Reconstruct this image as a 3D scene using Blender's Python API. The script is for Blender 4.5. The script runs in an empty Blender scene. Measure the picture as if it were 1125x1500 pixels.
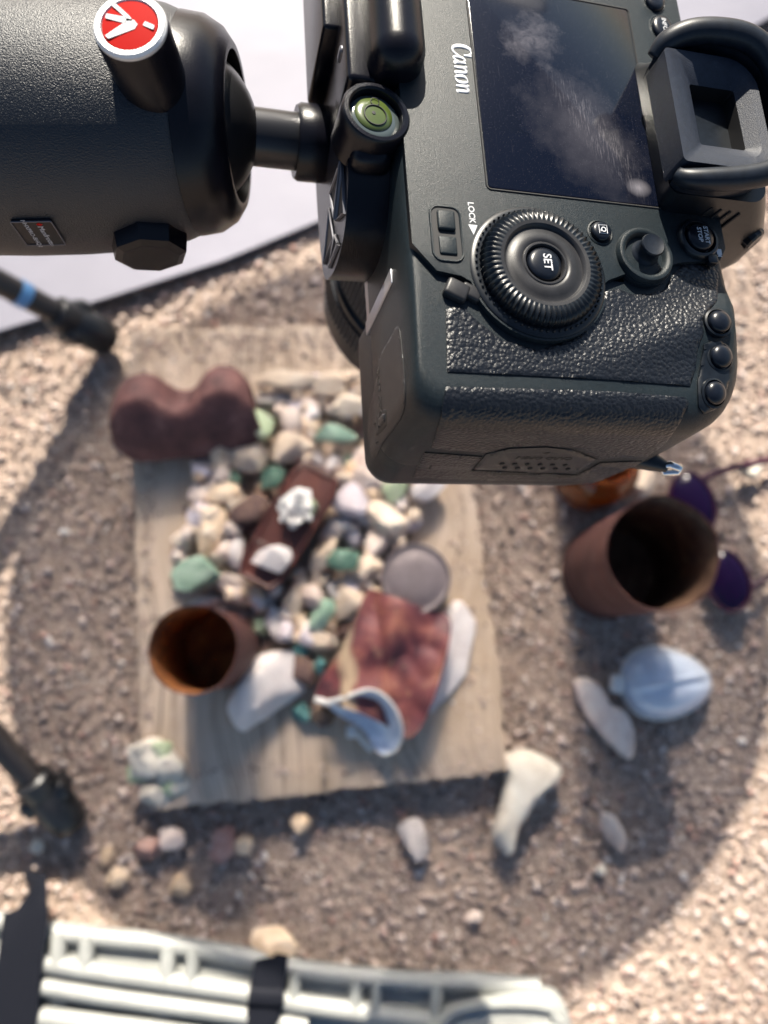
import bpy, bmesh, math, random
import numpy as np
from mathutils import Vector, Matrix, noise
from mathutils.bvhtree import BVHTree
from mathutils.geometry import delaunay_2d_cdt

SC = bpy.context.scene
COL = SC.collection
rad = math.radians
# ------------------------------------------------------------------ camera, sky, sun, exposure
F, H, TILT = 1150.0, 0.611, rad(10)
cd = bpy.data.cameras.new('view_camera')
cam = bpy.data.objects.new('view_camera', cd); COL.objects.link(cam)
cam.location = (0, 0, H); cam.rotation_euler = (TILT, 0, 0)
cd.sensor_fit = 'VERTICAL'; cd.sensor_height = 36; cd.sensor_width = 27
cd.lens = F / 1500 * 36
cd.clip_start = 0.01; cd.clip_end = 200
cd.dof.use_dof = True; cd.dof.focus_distance = 0.212; cd.dof.aperture_fstop = cd.lens / 3.5
cd.dof.aperture_blades = 0
SC.camera = cam
SUN_EL, SUN_AZ = rad(34.5), rad(-2)          # azimuth measured from +Y towards +X
W = bpy.data.worlds.new('World'); SC.world = W; W.use_nodes = True
wn = W.node_tree.nodes; bg = wn['Background']
sky = wn.new('ShaderNodeTexSky'); sky.sky_type = 'NISHITA'; sky.sun_disc = False
sky.sun_elevation = SUN_EL; sky.sun_rotation = SUN_AZ
sky.air_density = 1.0; sky.dust_density = 0.6
W.node_tree.links.new(sky.outputs[0], bg.inputs[0]); bg.inputs[1].default_value = 0.05
sl = bpy.data.lights.new('sun', 'SUN'); sl.energy = 5.0; sl.angle = rad(0.53); sl.color = (1.0, 0.92, 0.79)
sun = bpy.data.objects.new('sun', sl); COL.objects.link(sun)
sd = Vector((math.sin(SUN_AZ) * math.cos(SUN_EL), math.cos(SUN_AZ) * math.cos(SUN_EL), math.sin(SUN_EL)))
sun.rotation_euler = sd.to_track_quat('Z', 'Y').to_euler(); sun.location = sd * 3
vs = SC.view_settings
vs.view_transform = 'Standard'; vs.look = 'None'; vs.gamma = 1; vs.use_curve_mapping = False
vs.exposure = 1.42
SC.cycles.max_bounces = 8; SC.cycles.transparent_max_bounces = 12
SC.cycles.caustics_reflective = False; SC.cycles.caustics_refractive = True
SC.cycles.sample_clamp_indirect = 12
try:
    SC.cycles.use_denoising = True
except Exception:
    pass

# ------------------------------------------------------------------ geometry helpers
RC = Matrix.Rotation(TILT, 3, 'X'); CAMP = Vector((0, 0, H))
def ray(px, py):
    return RC @ Vector(((px - 562.5) / F, -(py - 750) / F, -1.0))
def g(px, py, z=0.0):
    d = ray(px, py); return CAMP + d * ((z - H) / d.z)

def tag(o, label=None, cat=None, group=None, kind=None):
    if label: o['label'] = label
    if cat: o['category'] = cat
    if group: o['group'] = group
    if kind: o['kind'] = kind
    return o
def empty(name, loc, label, cat, group=None, M=None):
    o = bpy.data.objects.new(name, None); COL.objects.link(o)
    o.empty_display_size = 0.01
    if M is not None: o.matrix_world = M
    else: o.location = loc
    return tag(o, label, cat, group)
def link(name, me, mat=None, parent=None, smooth=None):
    o = bpy.data.objects.new(name, me); COL.objects.link(o)
    if parent: o.parent = parent
    if mat is not None and not me.materials: me.materials.append(mat)
    return o
def shade(me, ang=40):
    me.polygons.foreach_set('use_smooth', [True] * len(me.polygons))
    if ang < 180: me.set_sharp_from_angle(angle=rad(ang))
def mesh(name, V, Fc, mat=None, parent=None, ang=40):
    me = bpy.data.meshes.new(name)
    me.from_pydata([tuple(v) for v in V], [], [tuple(f) for f in Fc])
    bm = bmesh.new(); bm.from_mesh(me)
    bmesh.ops.recalc_face_normals(bm, faces=bm.faces); bm.to_mesh(me); bm.free()
    shade(me, ang)
    return link(name, me, mat, parent)
def from_bm(name, bm, mat=None, parent=None, ang=40):
    me = bpy.data.meshes.new(name)
    bmesh.ops.recalc_face_normals(bm, faces=bm.faces)
    bm.to_mesh(me); bm.free(); shade(me, ang)
    return link(name, me, mat, parent)
def frame(axis, up=(0, 0, 1)):
    z = Vector(axis).normalized(); x = Vector(up).cross(z)
    if x.length < 1e-4: x = Vector((1, 0, 0)).cross(z)
    x.normalize(); y = z.cross(x)
    return Matrix((x, y, z)).transposed()
def revolve(prof, seg=48, M=None, off=(0, 0, 0), close0=True, close1=True, fn=None):
    """prof: list of (r, z) -> verts, faces turned about z, then rotated by M and moved"""
    V = []; Fc = []; off = Vector(off); n = len(prof)
    for i, (r, z) in enumerate(prof):
        for k in range(seg):
            a = 2 * math.pi * k / seg
            p = Vector((r * math.cos(a), r * math.sin(a), z))
            if fn: p = fn(p, a, i)
            V.append((M @ p if M else p) + off)
    for i in range(n - 1):
        for k in range(seg):
            k2 = (k + 1) % seg
            Fc.append((i * seg + k, i * seg + k2, (i + 1) * seg + k2, (i + 1) * seg + k))
    if close0: Fc.append(tuple(range(seg)))
    if close1: Fc.append(tuple((n - 1) * seg + k for k in range(seg)))
    return V, Fc
def tube(pts, r, seg=12, closed=False, flat=1.0, up=None):
    pts = [Vector(p) for p in pts]; n = len(pts)
    rr = r if hasattr(r, '__len__') else [r] * n
    V = []; Fc = []; prev = None
    for i, p in enumerate(pts):
        a = pts[(i - 1) % n] if (closed or i > 0) else p
        b = pts[(i + 1) % n] if (closed or i < n - 1) else p
        t = (b - a).normalized()
        if up is not None: x = Vector(up).cross(t).normalized()
        elif prev is None:
            x = t.orthogonal().normalized()
        else:
            x = (prev - t * prev.dot(t)).normalized()
        prev = x; y = t.cross(x)
        for k in range(seg):
            an = 2 * math.pi * k / seg
            V.append(p + x * rr[i] * math.cos(an) + y * rr[i] * flat * math.sin(an))
    m = n if closed else n - 1
    for i in range(m):
        j = (i + 1) % n
        for k in range(seg):
            k2 = (k + 1) % seg
            Fc.append((i * seg + k, i * seg + k2, j * seg + k2, j * seg + k))
    if not closed:
        Fc.append(tuple(range(seg))); Fc.append(tuple((n - 1) * seg + k for k in range(seg)))
    return V, Fc
def joinVF(*items):
    V = []; Fc = []
    for v, f in items:
        o = len(V); V += list(v); Fc += [tuple(i + o for i in q) for q in f]
    return V, Fc
def bbox(x0, x1, y0, y1, z0, z1, bev=0.0, seg=3, M=None, off=(0, 0, 0)):
    bm = bmesh.new()
    bmesh.ops.create_cube(bm, size=1)
    for v in bm.verts:
        v.co = Vector(((x0 + x1) / 2 + v.co.x * (x1 - x0), (y0 + y1) / 2 + v.co.y * (y1 - y0), (z0 + z1) / 2 + v.co.z * (z1 - z0)))
    if bev > 0:
        bmesh.ops.bevel(bm, geom=list(bm.edges), offset=bev, segments=seg, profile=0.5, affect='EDGES')
    off = Vector(off)
    for v in bm.verts: v.co = (M @ v.co if M else v.co) + off
    bm.verts.index_update()
    V = [v.co.copy() for v in bm.verts]; Fc = [tuple(v.index for v in f.verts) for f in bm.faces]
    bm.free(); return V, Fc
def prism(poly, z0, z1, bev=0.0, seg=2, top_only=True):
    """poly: list of (x, y); extruded from z0 to z1, top edge bevelled"""
    bm = bmesh.new()
    vs_ = [bm.verts.new((p[0], p[1], z0)) for p in poly]
    f = bm.faces.new(vs_)
    r = bmesh.ops.extrude_face_region(bm, geom=[f])
    nv = [e for e in r['geom'] if isinstance(e, bmesh.types.BMVert)]
    for v in nv: v.co.z = z1
    bm.edges.ensure_lookup_table()
    if bev > 0:
        es = [e for e in bm.edges if all(abs(v.co.z - z1) < 1e-9 for v in e.verts)]
        bmesh.ops.bevel(bm, geom=es, offset=bev, segments=seg, profile=0.5, affect='EDGES', clamp_overlap=True)
    bm.verts.index_update()
    V = [v.co.copy() for v in bm.verts]; Fc = [tuple(v.index for v in f.verts) for f in bm.faces]
    bm.free(); return V, Fc
def smooth_poly(pts, n=4):
    """closed Catmull-Rom through pts"""
    out = []; N = len(pts)
    P = [Vector((p[0], p[1])) for p in pts]
    for i in range(N):
        a, b, c, d = P[i - 1], P[i], P[(i + 1) % N], P[(i + 2) % N]
        for k in range(n):
            t = k / n
            out.append(tuple(0.5 * ((2 * b) + (c - a) * t + (2 * a - 5 * b + 4 * c - d) * t * t + (3 * b - a - 3 * c + d) * t ** 3)))
    return out
def round_rect(x0, x1, y0, y1, r, n=6):
    if not hasattr(r, '__len__'): r = [r] * 4
    out = []
    for (cx, cy, a0, rr) in ((x1 - r[0], y1 - r[0], 0, r[0]), (x0 + r[1], y1 - r[1], 90, r[1]), (x0 + r[2], y0 + r[2], 180, r[2]), (x1 - r[3], y0 + r[3], 270, r[3])):
        for k in range(n + 1):
            a = rad(a0 + 90 * k / n); out.append((cx + rr * math.cos(a), cy + rr * math.sin(a)))
    return out
def xf(VF, M, off=(0, 0, 0)):
    off = Vector(off)
    return [(M @ Vector(v)) + off for v in VF[0]], VF[1]
def text_vf(s, size, bold=0.0, ext=0.05, sx=1.0):
    cu = bpy.data.curves.new('lettering', 'FONT'); cu.body = s; cu.size = size
    cu.align_x = 'CENTER'; cu.align_y = 'CENTER'; cu.extrude = ext; cu.offset = bold; cu.resolution_u = 3
    ob = bpy.data.objects.new('lettering', cu); COL.objects.link(ob)
    dg = bpy.context.evaluated_depsgraph_get(); dg.update()
    me = bpy.data.meshes.new_from_object(ob.evaluated_get(dg))
    V = [Vector((v.co.x * sx, v.co.y, v.co.z)) for v in me.vertices]; Fc = [tuple(p.vertices) for p in me.polygons]
    bpy.data.objects.remove(ob); bpy.data.curves.remove(cu); bpy.data.meshes.remove(me)
    return V, Fc

# ------------------------------------------------------------------ materials
def new_mat(name):
    m = bpy.data.materials.new(name); m.use_nodes = True
    nt = m.node_tree; return m, nt, nt.nodes['Principled BSDF']
def N(nt, kind, **kw):
    n = nt.nodes.new(kind)
    for k, v in kw.items():
        if k.startswith('i_'):
            key = k[2:].replace('_', ' ')
            n.inputs[key].default_value = v
        else: setattr(n, k, v)
    return n
def coords(nt, space='Object', scale=(1, 1, 1)):
    tc = N(nt, 'ShaderNodeTexCoord'); mp = N(nt, 'ShaderNodeMapping')
    mp.inputs['Scale'].default_value = scale
    nt.links.new(tc.outputs[space], mp.inputs[0]); return mp.outputs[0]
def ramp(nt, src, stops, interp='LINEAR'):
    r = N(nt, 'ShaderNodeValToRGB'); r.color_ramp.interpolation = interp
    els = r.color_ramp.elements
    while len(els) < len(stops): els.new(0.5)
    for e, (p, c) in zip(els, stops):
        e.position = p; e.color = (*c, 1) if len(c) == 3 else c
    nt.links.new(src, r.inputs[0]); return r.outputs[0]
def noise_t(nt, co, scale, detail=4, rough=0.55, dist=0.0):
    n = N(nt, 'ShaderNodeTexNoise'); n.inputs['Scale'].default_value = scale; n.inputs['Detail'].default_value = detail
    n.inputs['Roughness'].default_value = rough; n.inputs['Distortion'].default_value = dist
    nt.links.new(co, n.inputs['Vector']); return n.outputs[0]
def mixc(nt, fac, a, b, mode='MIX'):
    m = N(nt, 'ShaderNodeMix', data_type='RGBA', blend_type=mode)
    for sock, v in ((m.inputs[0], fac), (m.inputs[6], a), (m.inputs[7], b)):
        if isinstance(v, (int, float)): sock.default_value = v
        elif isinstance(v, tuple): sock.default_value = (*v, 1)
        else: nt.links.new(v, sock)
    return m.outputs[2]
def math_n(nt, op, a, b=0.0):
    m = N(nt, 'ShaderNodeMath', operation=op)
    for i, v in enumerate((a, b)):
        if isinstance(v, (int, float)): m.inputs[i].default_value = v
        else: nt.links.new(v, m.inputs[i])
    return m.outputs[0]
def bump(nt, b, h, strength=0.5, dist=0.001, prev=None):
    n = N(nt, 'ShaderNodeBump'); n.inputs['Strength'].default_value = strength; n.inputs['Distance'].default_value = dist
    nt.links.new(h, n.inputs['Height'])
    if prev is not None: nt.links.new(prev, n.inputs['Normal'])
    nt.links.new(n.outputs[0], b.inputs['Normal']); return n.outputs[0]
def simple(name, col, rough=0.5, metal=0.0, var=0.0, vscale=200, bumpd=0.0, bscale=1500, coat=0.0, spec=0.5):
    m, nt, b = new_mat(name)
    b.inputs['Base Color'].default_value = (*col, 1); b.inputs['Roughness'].default_value = rough
    b.inputs['Metallic'].default_value = metal; b.inputs['Coat Weight'].default_value = coat
    b.inputs['Specular IOR Level'].default_value = spec
    co = coords(nt)
    if var > 0:
        n = noise_t(nt, co, vscale)
        c = ramp(nt, n, [(0.3, tuple(max(0, x * (1 - var)) for x in col)), (0.7, tuple(x * (1 + var) for x in col))])
        nt.links.new(c, b.inputs['Base Color'])
    if bumpd > 0:
        bump(nt, b, noise_t(nt, co, bscale, 3), 0.6, bumpd)
    return m

# the camera's own mesh data is in millimetres (its Empty scales by 0.001), so its texture scales are per millimetre
def crinkle(name, col, rough, scale, depth, spark=0.25, spec=0.5):
    m, nt, b = new_mat(name); co = coords(nt)
    v = N(nt, 'ShaderNodeTexVoronoi'); v.inputs['Scale'].default_value = scale; nt.links.new(co, v.inputs['Vector'])
    n = noise_t(nt, co, scale * 0.7, 3)
    h = math_n(nt, 'ADD', v.outputs['Distance'], n)
    bump(nt, b, h, 0.55, depth)
    pc = ramp(nt, noise_t(nt, co, scale * 0.15, 4), [(0.3, tuple(c * 0.8 for c in col)), (0.75, tuple(c * 1.25 for c in col))])
    du = math_n(nt, 'MULTIPLY', ramp(nt, noise_t(nt, co, scale * 0.75, 2, 0.7), [(0.66, (0, 0, 0)), (0.74, (1, 1, 1))]), ramp(nt, noise_t(nt, co, scale * 0.03, 3), [(0.4, (0.05,) * 3), (0.7, (0.6,) * 3)]))
    nt.links.new(mixc(nt, du, pc, (0.26, 0.24, 0.22)), b.inputs['Base Color'])
    b.inputs['Specular IOR Level'].default_value = spec
    r = N(nt, 'ShaderNodeMapRange'); r.inputs['To Min'].default_value = rough - 0.06; r.inputs['To Max'].default_value = rough + 0.08
    nt.links.new(noise_t(nt, co, scale * 0.4, 2), r.inputs[0]); nt.links.new(r.outputs[0], b.inputs['Roughness'])
    return m
M_BODY = crinkle('camera_plastic', (0.009, 0.014, 0.0175), 0.38, 6.0, 0.00008, spec=0.25)
M_BLACK = simple('black_plastic', (0.005, 0.007, 0.010), 0.32, var=0.3, vscale=0.6, bumpd=0.00002, bscale=5, spec=0.4)
M_RUBBER = simple('black_rubber', (0.007, 0.010, 0.016), 0.42, spec=0.3, var=0.3, vscale=0.5, bumpd=0.00003, bscale=4)
M_HOLE = simple('dark_recess', (0.003, 0.003, 0.004), 0.6)
M_SLATE = simple('grey_plastic', (0.020, 0.020, 0.022), 0.40, spec=0.3, var=0.2, vscale=0.3, bumpd=0.00003, bscale=6)
M_BTN = simple('button_plastic', (0.005, 0.007, 0.012), 0.30, var=0.2, vscale=0.5, spec=0.3)
M_PRINT = simple('white_print', (0.52, 0.53, 0.55), 0.5)
M_CHROME = simple('bright_steel', (0.62, 0.62, 0.63), 0.18, metal=1.0)
def leather():
    m, nt, b = new_mat('pebbled_leather'); co = coords(nt)
    wob = noise_t(nt, co, 0.5, 2)
    cm = N(nt, 'ShaderNodeMix', data_type='RGBA'); cm.inputs[0].default_value = 0.35
    nt.links.new(co, cm.inputs[6]); 
    nz = N(nt, 'ShaderNodeTexNoise'); nz.inputs['Scale'].default_value = 0.9; nt.links.new(co, nz.inputs['Vector']); nt.links.new(nz.outputs[1], cm.inputs[7])
    v = N(nt, 'ShaderNodeTexVoronoi', feature='SMOOTH_F1'); v.inputs['Scale'].default_value = 1.4; v.inputs['Smoothness'].default_value = 0.15
    nt.links.new(cm.outputs[2], v.inputs['Vector'])
    h = math_n(nt, 'MULTIPLY', v.outputs['Distance'], -1.0)
    h = math_n(nt, 'ADD', h, math_n(nt, 'MULTIPLY', noise_t(nt, co, 3.0, 3), 0.35))
    bump(nt, b, h, 1.0, 0.00025)
    b.inputs['Base Color'].default_value = (0.006, 0.0075, 0.011, 1)
    b.inputs['Roughness'].default_value = 0.33; b.inputs['Specular IOR Level'].default_value = 0.38
    return m
M_LEATHER = leather()
def screen_mat():
    m, nt, b = new_mat('smudged_screen_glass'); tc = N(nt, 'ShaderNodeTexCoord'); co = tc.outputs['Object']
    sep = N(nt, 'ShaderNodeSeparateXYZ'); nt.links.new(co, sep.inputs[0])
    def blob(u, v, su, sv, ang):
        mp = N(nt, 'ShaderNodeMapping', vector_type='TEXTURE'); mp.inputs['Location'].default_value = (u, v, 0)
        mp.inputs['Rotation'].default_value = (0, 0, rad(ang)); mp.inputs['Scale'].default_value = (su, sv, 1000)
        nt.links.new(co, mp.inputs[0])
        gr = N(nt, 'ShaderNodeTexGradient', gradient_type='SPHERICAL'); nt.links.new(mp.outputs[0], gr.inputs[0])
        return gr.outputs['Fac']
    n0 = noise_t(nt, co, 0.07, 5, 0.6); n1 = noise_t(nt, co, 0.22, 9, 0.68, 0.6)
    sc = N(nt, 'ShaderNodeMapping'); sc.inputs['Rotation'].default_value = (0, 0, rad(8)); sc.inputs['Scale'].default_value = (3.0, 0.22, 1)
    nt.links.new(co, sc.inputs[0]); n2 = noise_t(nt, sc.outputs[0], 1.0, 6, 0.75)
    sc3 = N(nt, 'ShaderNodeMapping'); sc3.inputs['Rotation'].default_value = (0, 0, rad(-52)); sc3.inputs['Scale'].default_value = (5.0, 0.10, 1)
    nt.links.new(co, sc3.inputs[0]); n3 = noise_t(nt, sc3.outputs[0], 1.0, 3, 0.6)
    def ragged(bl, amt, lo, hi):
        v = math_n(nt, 'ADD', bl, math_n(nt, 'MULTIPLY', math_n(nt, 'SUBTRACT', math_n(nt, 'ADD', math_n(nt, 'MULTIPLY', n0, 0.6), math_n(nt, 'MULTIPLY', n1, 0.4)), 0.5), amt))
        return ramp(nt, v, [(lo, (0, 0, 0)), (hi, (1, 1, 1))])
    a = ragged(blob(6, 74, 16, 15, -30), 2.0, 0.34, 0.98); c = ragged(blob(20, 44, 30, 20, -55), 1.6, 0.15, 1.05); e = blob(24, 44, 26, 6.5, -58); d = blob(34, 28.5, 4.2, 3.2, 0)
    t1 = math_n(nt, 'MULTIPLY', a, ramp(nt, n1, [(0.3, (0.35,) * 3), (0.7, (1, 1, 1))]))
    t3 = math_n(nt, 'MULTIPLY', ramp(nt, e, [(0.0, (0, 0, 0)), (0.5, (1, 1, 1))]), ramp(nt, n2, [(0.52, (0, 0, 0)), (0.70, (1, 1, 1))]))
    s = math_n(nt, 'ADD', math_n(nt, 'MULTIPLY', t1, 0.17), math_n(nt, 'MULTIPLY', c, 0.085))
    s = math_n(nt, 'ADD', s, math_n(nt, 'MULTIPLY', t3, 0.22)); s = math_n(nt, 'ADD', s, math_n(nt, 'MULTIPLY', d, 0.4))
    s = math_n(nt, 'ADD', s, math_n(nt, 'MULTIPLY', ramp(nt, n3, [(0.66, (0, 0, 0)), (0.74, (1, 1, 1))]), 0.05))
    sp = noise_t(nt, co, 3.2, 2); s = math_n(nt, 'ADD', s, math_n(nt, 'MULTIPLY', ramp(nt, sp, [(0.66, (0, 0, 0)), (0.72, (1, 1, 1))]), 0.10))
    s = math_n(nt, 'MINIMUM', s, 0.75)
    nt.links.new(mixc(nt, s, (0.003, 0.0045, 0.011), (0.40, 0.38, 0.42)), b.inputs['Base Color'])
    r = N(nt, 'ShaderNodeMapRange'); r.inputs['To Min'].default_value = 0.10; r.inputs['To Max'].default_value = 0.6
    nt.links.new(s, r.inputs[0]); nt.links.new(r.outputs[0], b.inputs['Roughness'])
    b.inputs['Specular IOR Level'].default_value = 0.18
    return m
M_SCREEN = screen_mat()
M_HEAD = None
def head_mat():
    m, nt, b = new_mat('grained_black_paint'); co = coords(nt)
    v = N(nt, 'ShaderNodeTexVoronoi', feature='SMOOTH_F1'); v.inputs['Scale'].default_value = 2600; nt.links.new(co, v.inputs['Vector'])
    h = math_n(nt, 'ADD', v.outputs['Distance'], noise_t(nt, co, 3600, 3))
    bump(nt, b, h, 0.9, 0.00016)
    b.inputs['Base Color'].default_value = (0.004, 0.007, 0.013, 1); b.inputs['Roughness'].default_value = 0.40
    b.inputs['Specular IOR Level'].default_value = 0.52
    return m
M_HEAD = head_mat()
M_HEADBLK = simple('smooth_black_paint', (0.004, 0.004, 0.007), 0.27, spec=0.25, var=0.3, vscale=120, bumpd=0.0001, bscale=2500)
M_STEM = simple('black_steel', (0.03, 0.03, 0.033), 0.3, metal=0.6)
M_RED = simple('red_emblem_enamel', (0.33, 0.006, 0.004), 0.6, spec=0.05)
M_SILVER = simple('frosted_silver_ring', (0.66, 0.67, 0.68), 0.45, metal=0.5, bumpd=0.0004, bscale=2500)
M_LEVEL = simple('shaded_level_fluid', (0.055, 0.080, 0.016), 0.3, coat=0.3, var=0.15, vscale=80)  # green fluid, darkened in colour to stand in for the lever's shadow
def rust(name, dark, mid, light, rough=0.75, scale=40, pos=(0.35, 0.55, 0.75), metal=0.0):
    m, nt, b = new_mat(name); co = coords(nt)
    n1 = noise_t(nt, co, scale, 8, 0.65); n2 = noise_t(nt, co, scale * 7, 5, 0.6)
    s = math_n(nt, 'ADD', math_n(nt, 'MULTIPLY', n1, 0.75), math_n(nt, 'MULTIPLY', n2, 0.25))
    nt.links.new(ramp(nt, s, [(pos[0], dark), (pos[1], mid), (pos[2], light)]), b.inputs['Base Color'])
    b.inputs['Roughness'].default_value = rough; b.inputs['Metallic'].default_value = metal
    bump(nt, b, s, 0.7, 0.0012); return m
M_RUST = rust('dark_rust', (0.045, 0.014, 0.012), (0.095, 0.032, 0.026), (0.17, 0.066, 0.046))
M_RUST2 = rust('red_rust', (0.055, 0.022, 0.023), (0.13, 0.052, 0.048), (0.30, 0.15, 0.125), pos=(.34, .52, .72), scale=45)
M_RUSTIN = rust('orange_rust', (0.10, 0.03, 0.012), (0.38, 0.14, 0.035), (0.60, 0.29, 0.08), 0.8, 60)
M_TANIN = rust('tan_rust', (0.05, 0.022, 0.014), (0.17, 0.095, 0.058), (0.45, 0.33, 0.21), 0.7, 40)
M_BROWNTIN = rust('brown_tin', (0.06, 0.020, 0.016), (0.10, 0.028, 0.020), (0.15, 0.045, 0.028), 0.45, 25)
M_LIDTIN = rust('grey_tin_lid', (0.15, 0.115, 0.115), (0.22, 0.18, 0.18), (0.30, 0.25, 0.245), 0.5, 30, metal=0.2)
M_REDTIN = None
def red_tin():
    m, nt, b = new_mat('flaking_red_tin'); co = coords(nt)
    n1 = noise_t(nt, co, 32, 8, 0.62, 0.5); n2 = noise_t(nt, co, 170, 6, 0.7)
    base = ramp(nt, n1, [(0.38, (0.07, 0.022, 0.030)), (0.47, (0.16, 0.042, 0.046)), (0.58, (0.24, 0.075, 0.06)), (0.72, (0.34, 0.14, 0.08))])
    c = mixc(nt, ramp(nt, n2, [(0.56, (0, 0, 0)), (0.72, (1, 1, 1))]), base, (0.36, 0.22, 0.13))
    sx = N(nt, 'ShaderNodeSeparateXYZ'); nt.links.new(co, sx.inputs[0])
    wx = math_n(nt, 'ADD', sx.outputs[0], math_n(nt, 'MULTIPLY', math_n(nt, 'SUBTRACT', noise_t(nt, co, 45, 3), 0.5), 0.022))
    d = math_n(nt, 'ABSOLUTE', math_n(nt, 'ADD', wx, 0.0225))
    st = ramp(nt, d, [(0.0034, (1, 1, 1)), (0.0055, (0, 0, 0))])
    c = mixc(nt, st, c, (0.50, 0.37, 0.24))
    nt.links.new(c, b.inputs['Base Color']); b.inputs['Roughness'].default_value = 0.6
    bump(nt, b, n1, 0.6, 0.002); return m
M_REDTIN = red_tin()
def rock_mat(name, a, b_, c, scale=45, rough=0.85):
    m, nt, b = new_mat(name); co = coords(nt)
    oi = N(nt, 'ShaderNodeObjectInfo')
    off = N(nt, 'ShaderNodeVectorMath', operation='ADD'); nt.links.new(co, off.inputs[0]); nt.links.new(oi.outputs['Location'], off.inputs[1])
    n1 = noise_t(nt, off.outputs[0], scale, 7, 0.62, 0.4); n2 = noise_t(nt, off.outputs[0], scale * 9, 4)
    s = math_n(nt, 'ADD', math_n(nt, 'MULTIPLY', n1, 0.7), math_n(nt, 'MULTIPLY', n2, 0.3))
    col = ramp(nt, s, [(0.35, a), (0.5, b_), (0.66, c)])
    hv = N(nt, 'ShaderNodeHueSaturation'); mr = N(nt, 'ShaderNodeMapRange'); mr.inputs['To Min'].default_value = 0.8; mr.inputs['To Max'].default_value = 1.15
    nt.links.new(oi.outputs['Random'], mr.inputs[0]); nt.links.new(mr.outputs[0], hv.inputs['Value']); nt.links.new(col, hv.inputs['Color'])
    nt.links.new(hv.outputs[0], b.inputs['Base Color']); b.inputs['Roughness'].default_value = rough
    bump(nt, b, s, 0.7, 0.0016); return m
RM = dict(
    tan=rock_mat('tan_stone', (0.52, 0.385, 0.27), (0.70, 0.56, 0.43), (0.78, 0.68, 0.56)),
    pink=rock_mat('pink_stone', (0.54, 0.40, 0.34), (0.72, 0.59, 0.51), (0.78, 0.69, 0.62)),
    orange=rock_mat('orange_stone', (0.50, 0.33, 0.20), (0.68, 0.51, 0.35), (0.76, 0.63, 0.48)),
    white=rock_mat('whitish_stone', (0.60, 0.52, 0.49), (0.74, 0.67, 0.64), (0.80, 0.75, 0.73)),
    lilac=rock_mat('lilac_stone', (0.52, 0.45, 0.47), (0.68, 0.60, 0.63), (0.76, 0.70, 0.73)),
    grey=rock_mat('grey_stone', (0.28, 0.25, 0.235), (0.42, 0.375, 0.355), (0.52, 0.47, 0.44)),
    green=rock_mat('dark_green_stone', (0.035, 0.075, 0.055), (0.085, 0.17, 0.125), (0.25, 0.36, 0.28)),
    mint=rock_mat('mint_green_stone', (0.12, 0.20, 0.14), (0.25, 0.36, 0.27), (0.42, 0.50, 0.40)),
    pale=rock_mat('pale_green_stone', (0.26, 0.33, 0.19), (0.40, 0.47, 0.30), (0.50, 0.55, 0.40)),
    teal=rock_mat('teal_stone', (0.02, 0.07, 0.075), (0.06, 0.17, 0.17), (0.14, 0.29, 0.28)),
    brown=rock_mat('brown_stone', (0.045, 0.025, 0.025), (0.12, 0.07, 0.06), (0.34, 0.22, 0.13)),
    cream=rock_mat('cream_stone', (0.48, 0.42, 0.34), (0.64, 0.58, 0.49), (0.72, 0.68, 0.60)),
    crystal=rock_mat('white_crystal', (0.62, 0.58, 0.55), (0.76, 0.74, 0.71), (0.80, 0.79, 0.77), rough=0.5),
    red=rock_mat('red_stone', (0.26, 0.12, 0.10), (0.42, 0.23, 0.19), (0.58, 0.42, 0.36)),
)
def wood_mat():
    m, nt, b = new_mat('weathered_wood'); tc = N(nt, 'ShaderNodeTexCoord')
    wv = N(nt, 'ShaderNodeMix', data_type='RGBA'); wv.inputs[0].default_value = 0.10
    nz = N(nt, 'ShaderNodeTexNoise'); nz.inputs['Scale'].default_value = 5; nt.links.new(tc.outputs['Object'], nz.inputs['Vector'])
    nt.links.new(tc.outputs['Object'], wv.inputs[6]); nt.links.new(nz.outputs[1], wv.inputs[7])
    mp = N(nt, 'ShaderNodeMapping'); mp.inputs['Scale'].default_value = (150, 7, 40); nt.links.new(wv.outputs[2], mp.inputs[0])
    n1 = noise_t(nt, mp.outputs[0], 1.0, 6, 0.6); mp2 = N(nt, 'ShaderNodeMapping'); mp2.inputs['Scale'].default_value = (520, 14, 80)
    nt.links.new(wv.outputs[2], mp2.inputs[0]); n2 = noise_t(nt, mp2.outputs[0], 1.0, 4, 0.6)
    big = noise_t(nt, tc.outputs['Object'], 11, 5, 0.6)
    s = math_n(nt, 'ADD', math_n(nt, 'MULTIPLY', n1, 0.55), math_n(nt, 'MULTIPLY', n2, 0.45))
    c = ramp(nt, s, [(0.33, (0.17, 0.125, 0.095)), (0.46, (0.43, 0.33, 0.25)), (0.60, (0.64, 0.51, 0.405))])
    c = mixc(nt, ramp(nt, big, [(0.40, (0, 0, 0)), (0.66, (0.7,) * 3)]), c, (0.45, 0.33, 0.225))
    cm = N(nt, 'ShaderNodeMapping'); cm.inputs['Scale'].default_value = (75, 2.2, 20); nt.links.new(wv.outputs[2], cm.inputs[0])
    c = mixc(nt, ramp(nt, noise_t(nt, cm.outputs[0], 1.0, 5, 0.7), [(0.30, (0.85,) * 3), (0.40, (0, 0, 0))]), c, (0.075, 0.055, 0.042))
    c = mixc(nt, ramp(nt, noise_t(nt, tc.outputs['Object'], 60, 6, 0.7), [(0.5, (0, 0, 0)), (0.72, (0.6,) * 3)]), c, (0.52, 0.42, 0.34))
    nt.links.new(c, b.inputs['Base Color']); b.inputs['Roughness'].default_value = 0.85
    bump(nt, b, s, 0.4, 0.0005); return m
M_WOOD = wood_mat()
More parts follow.
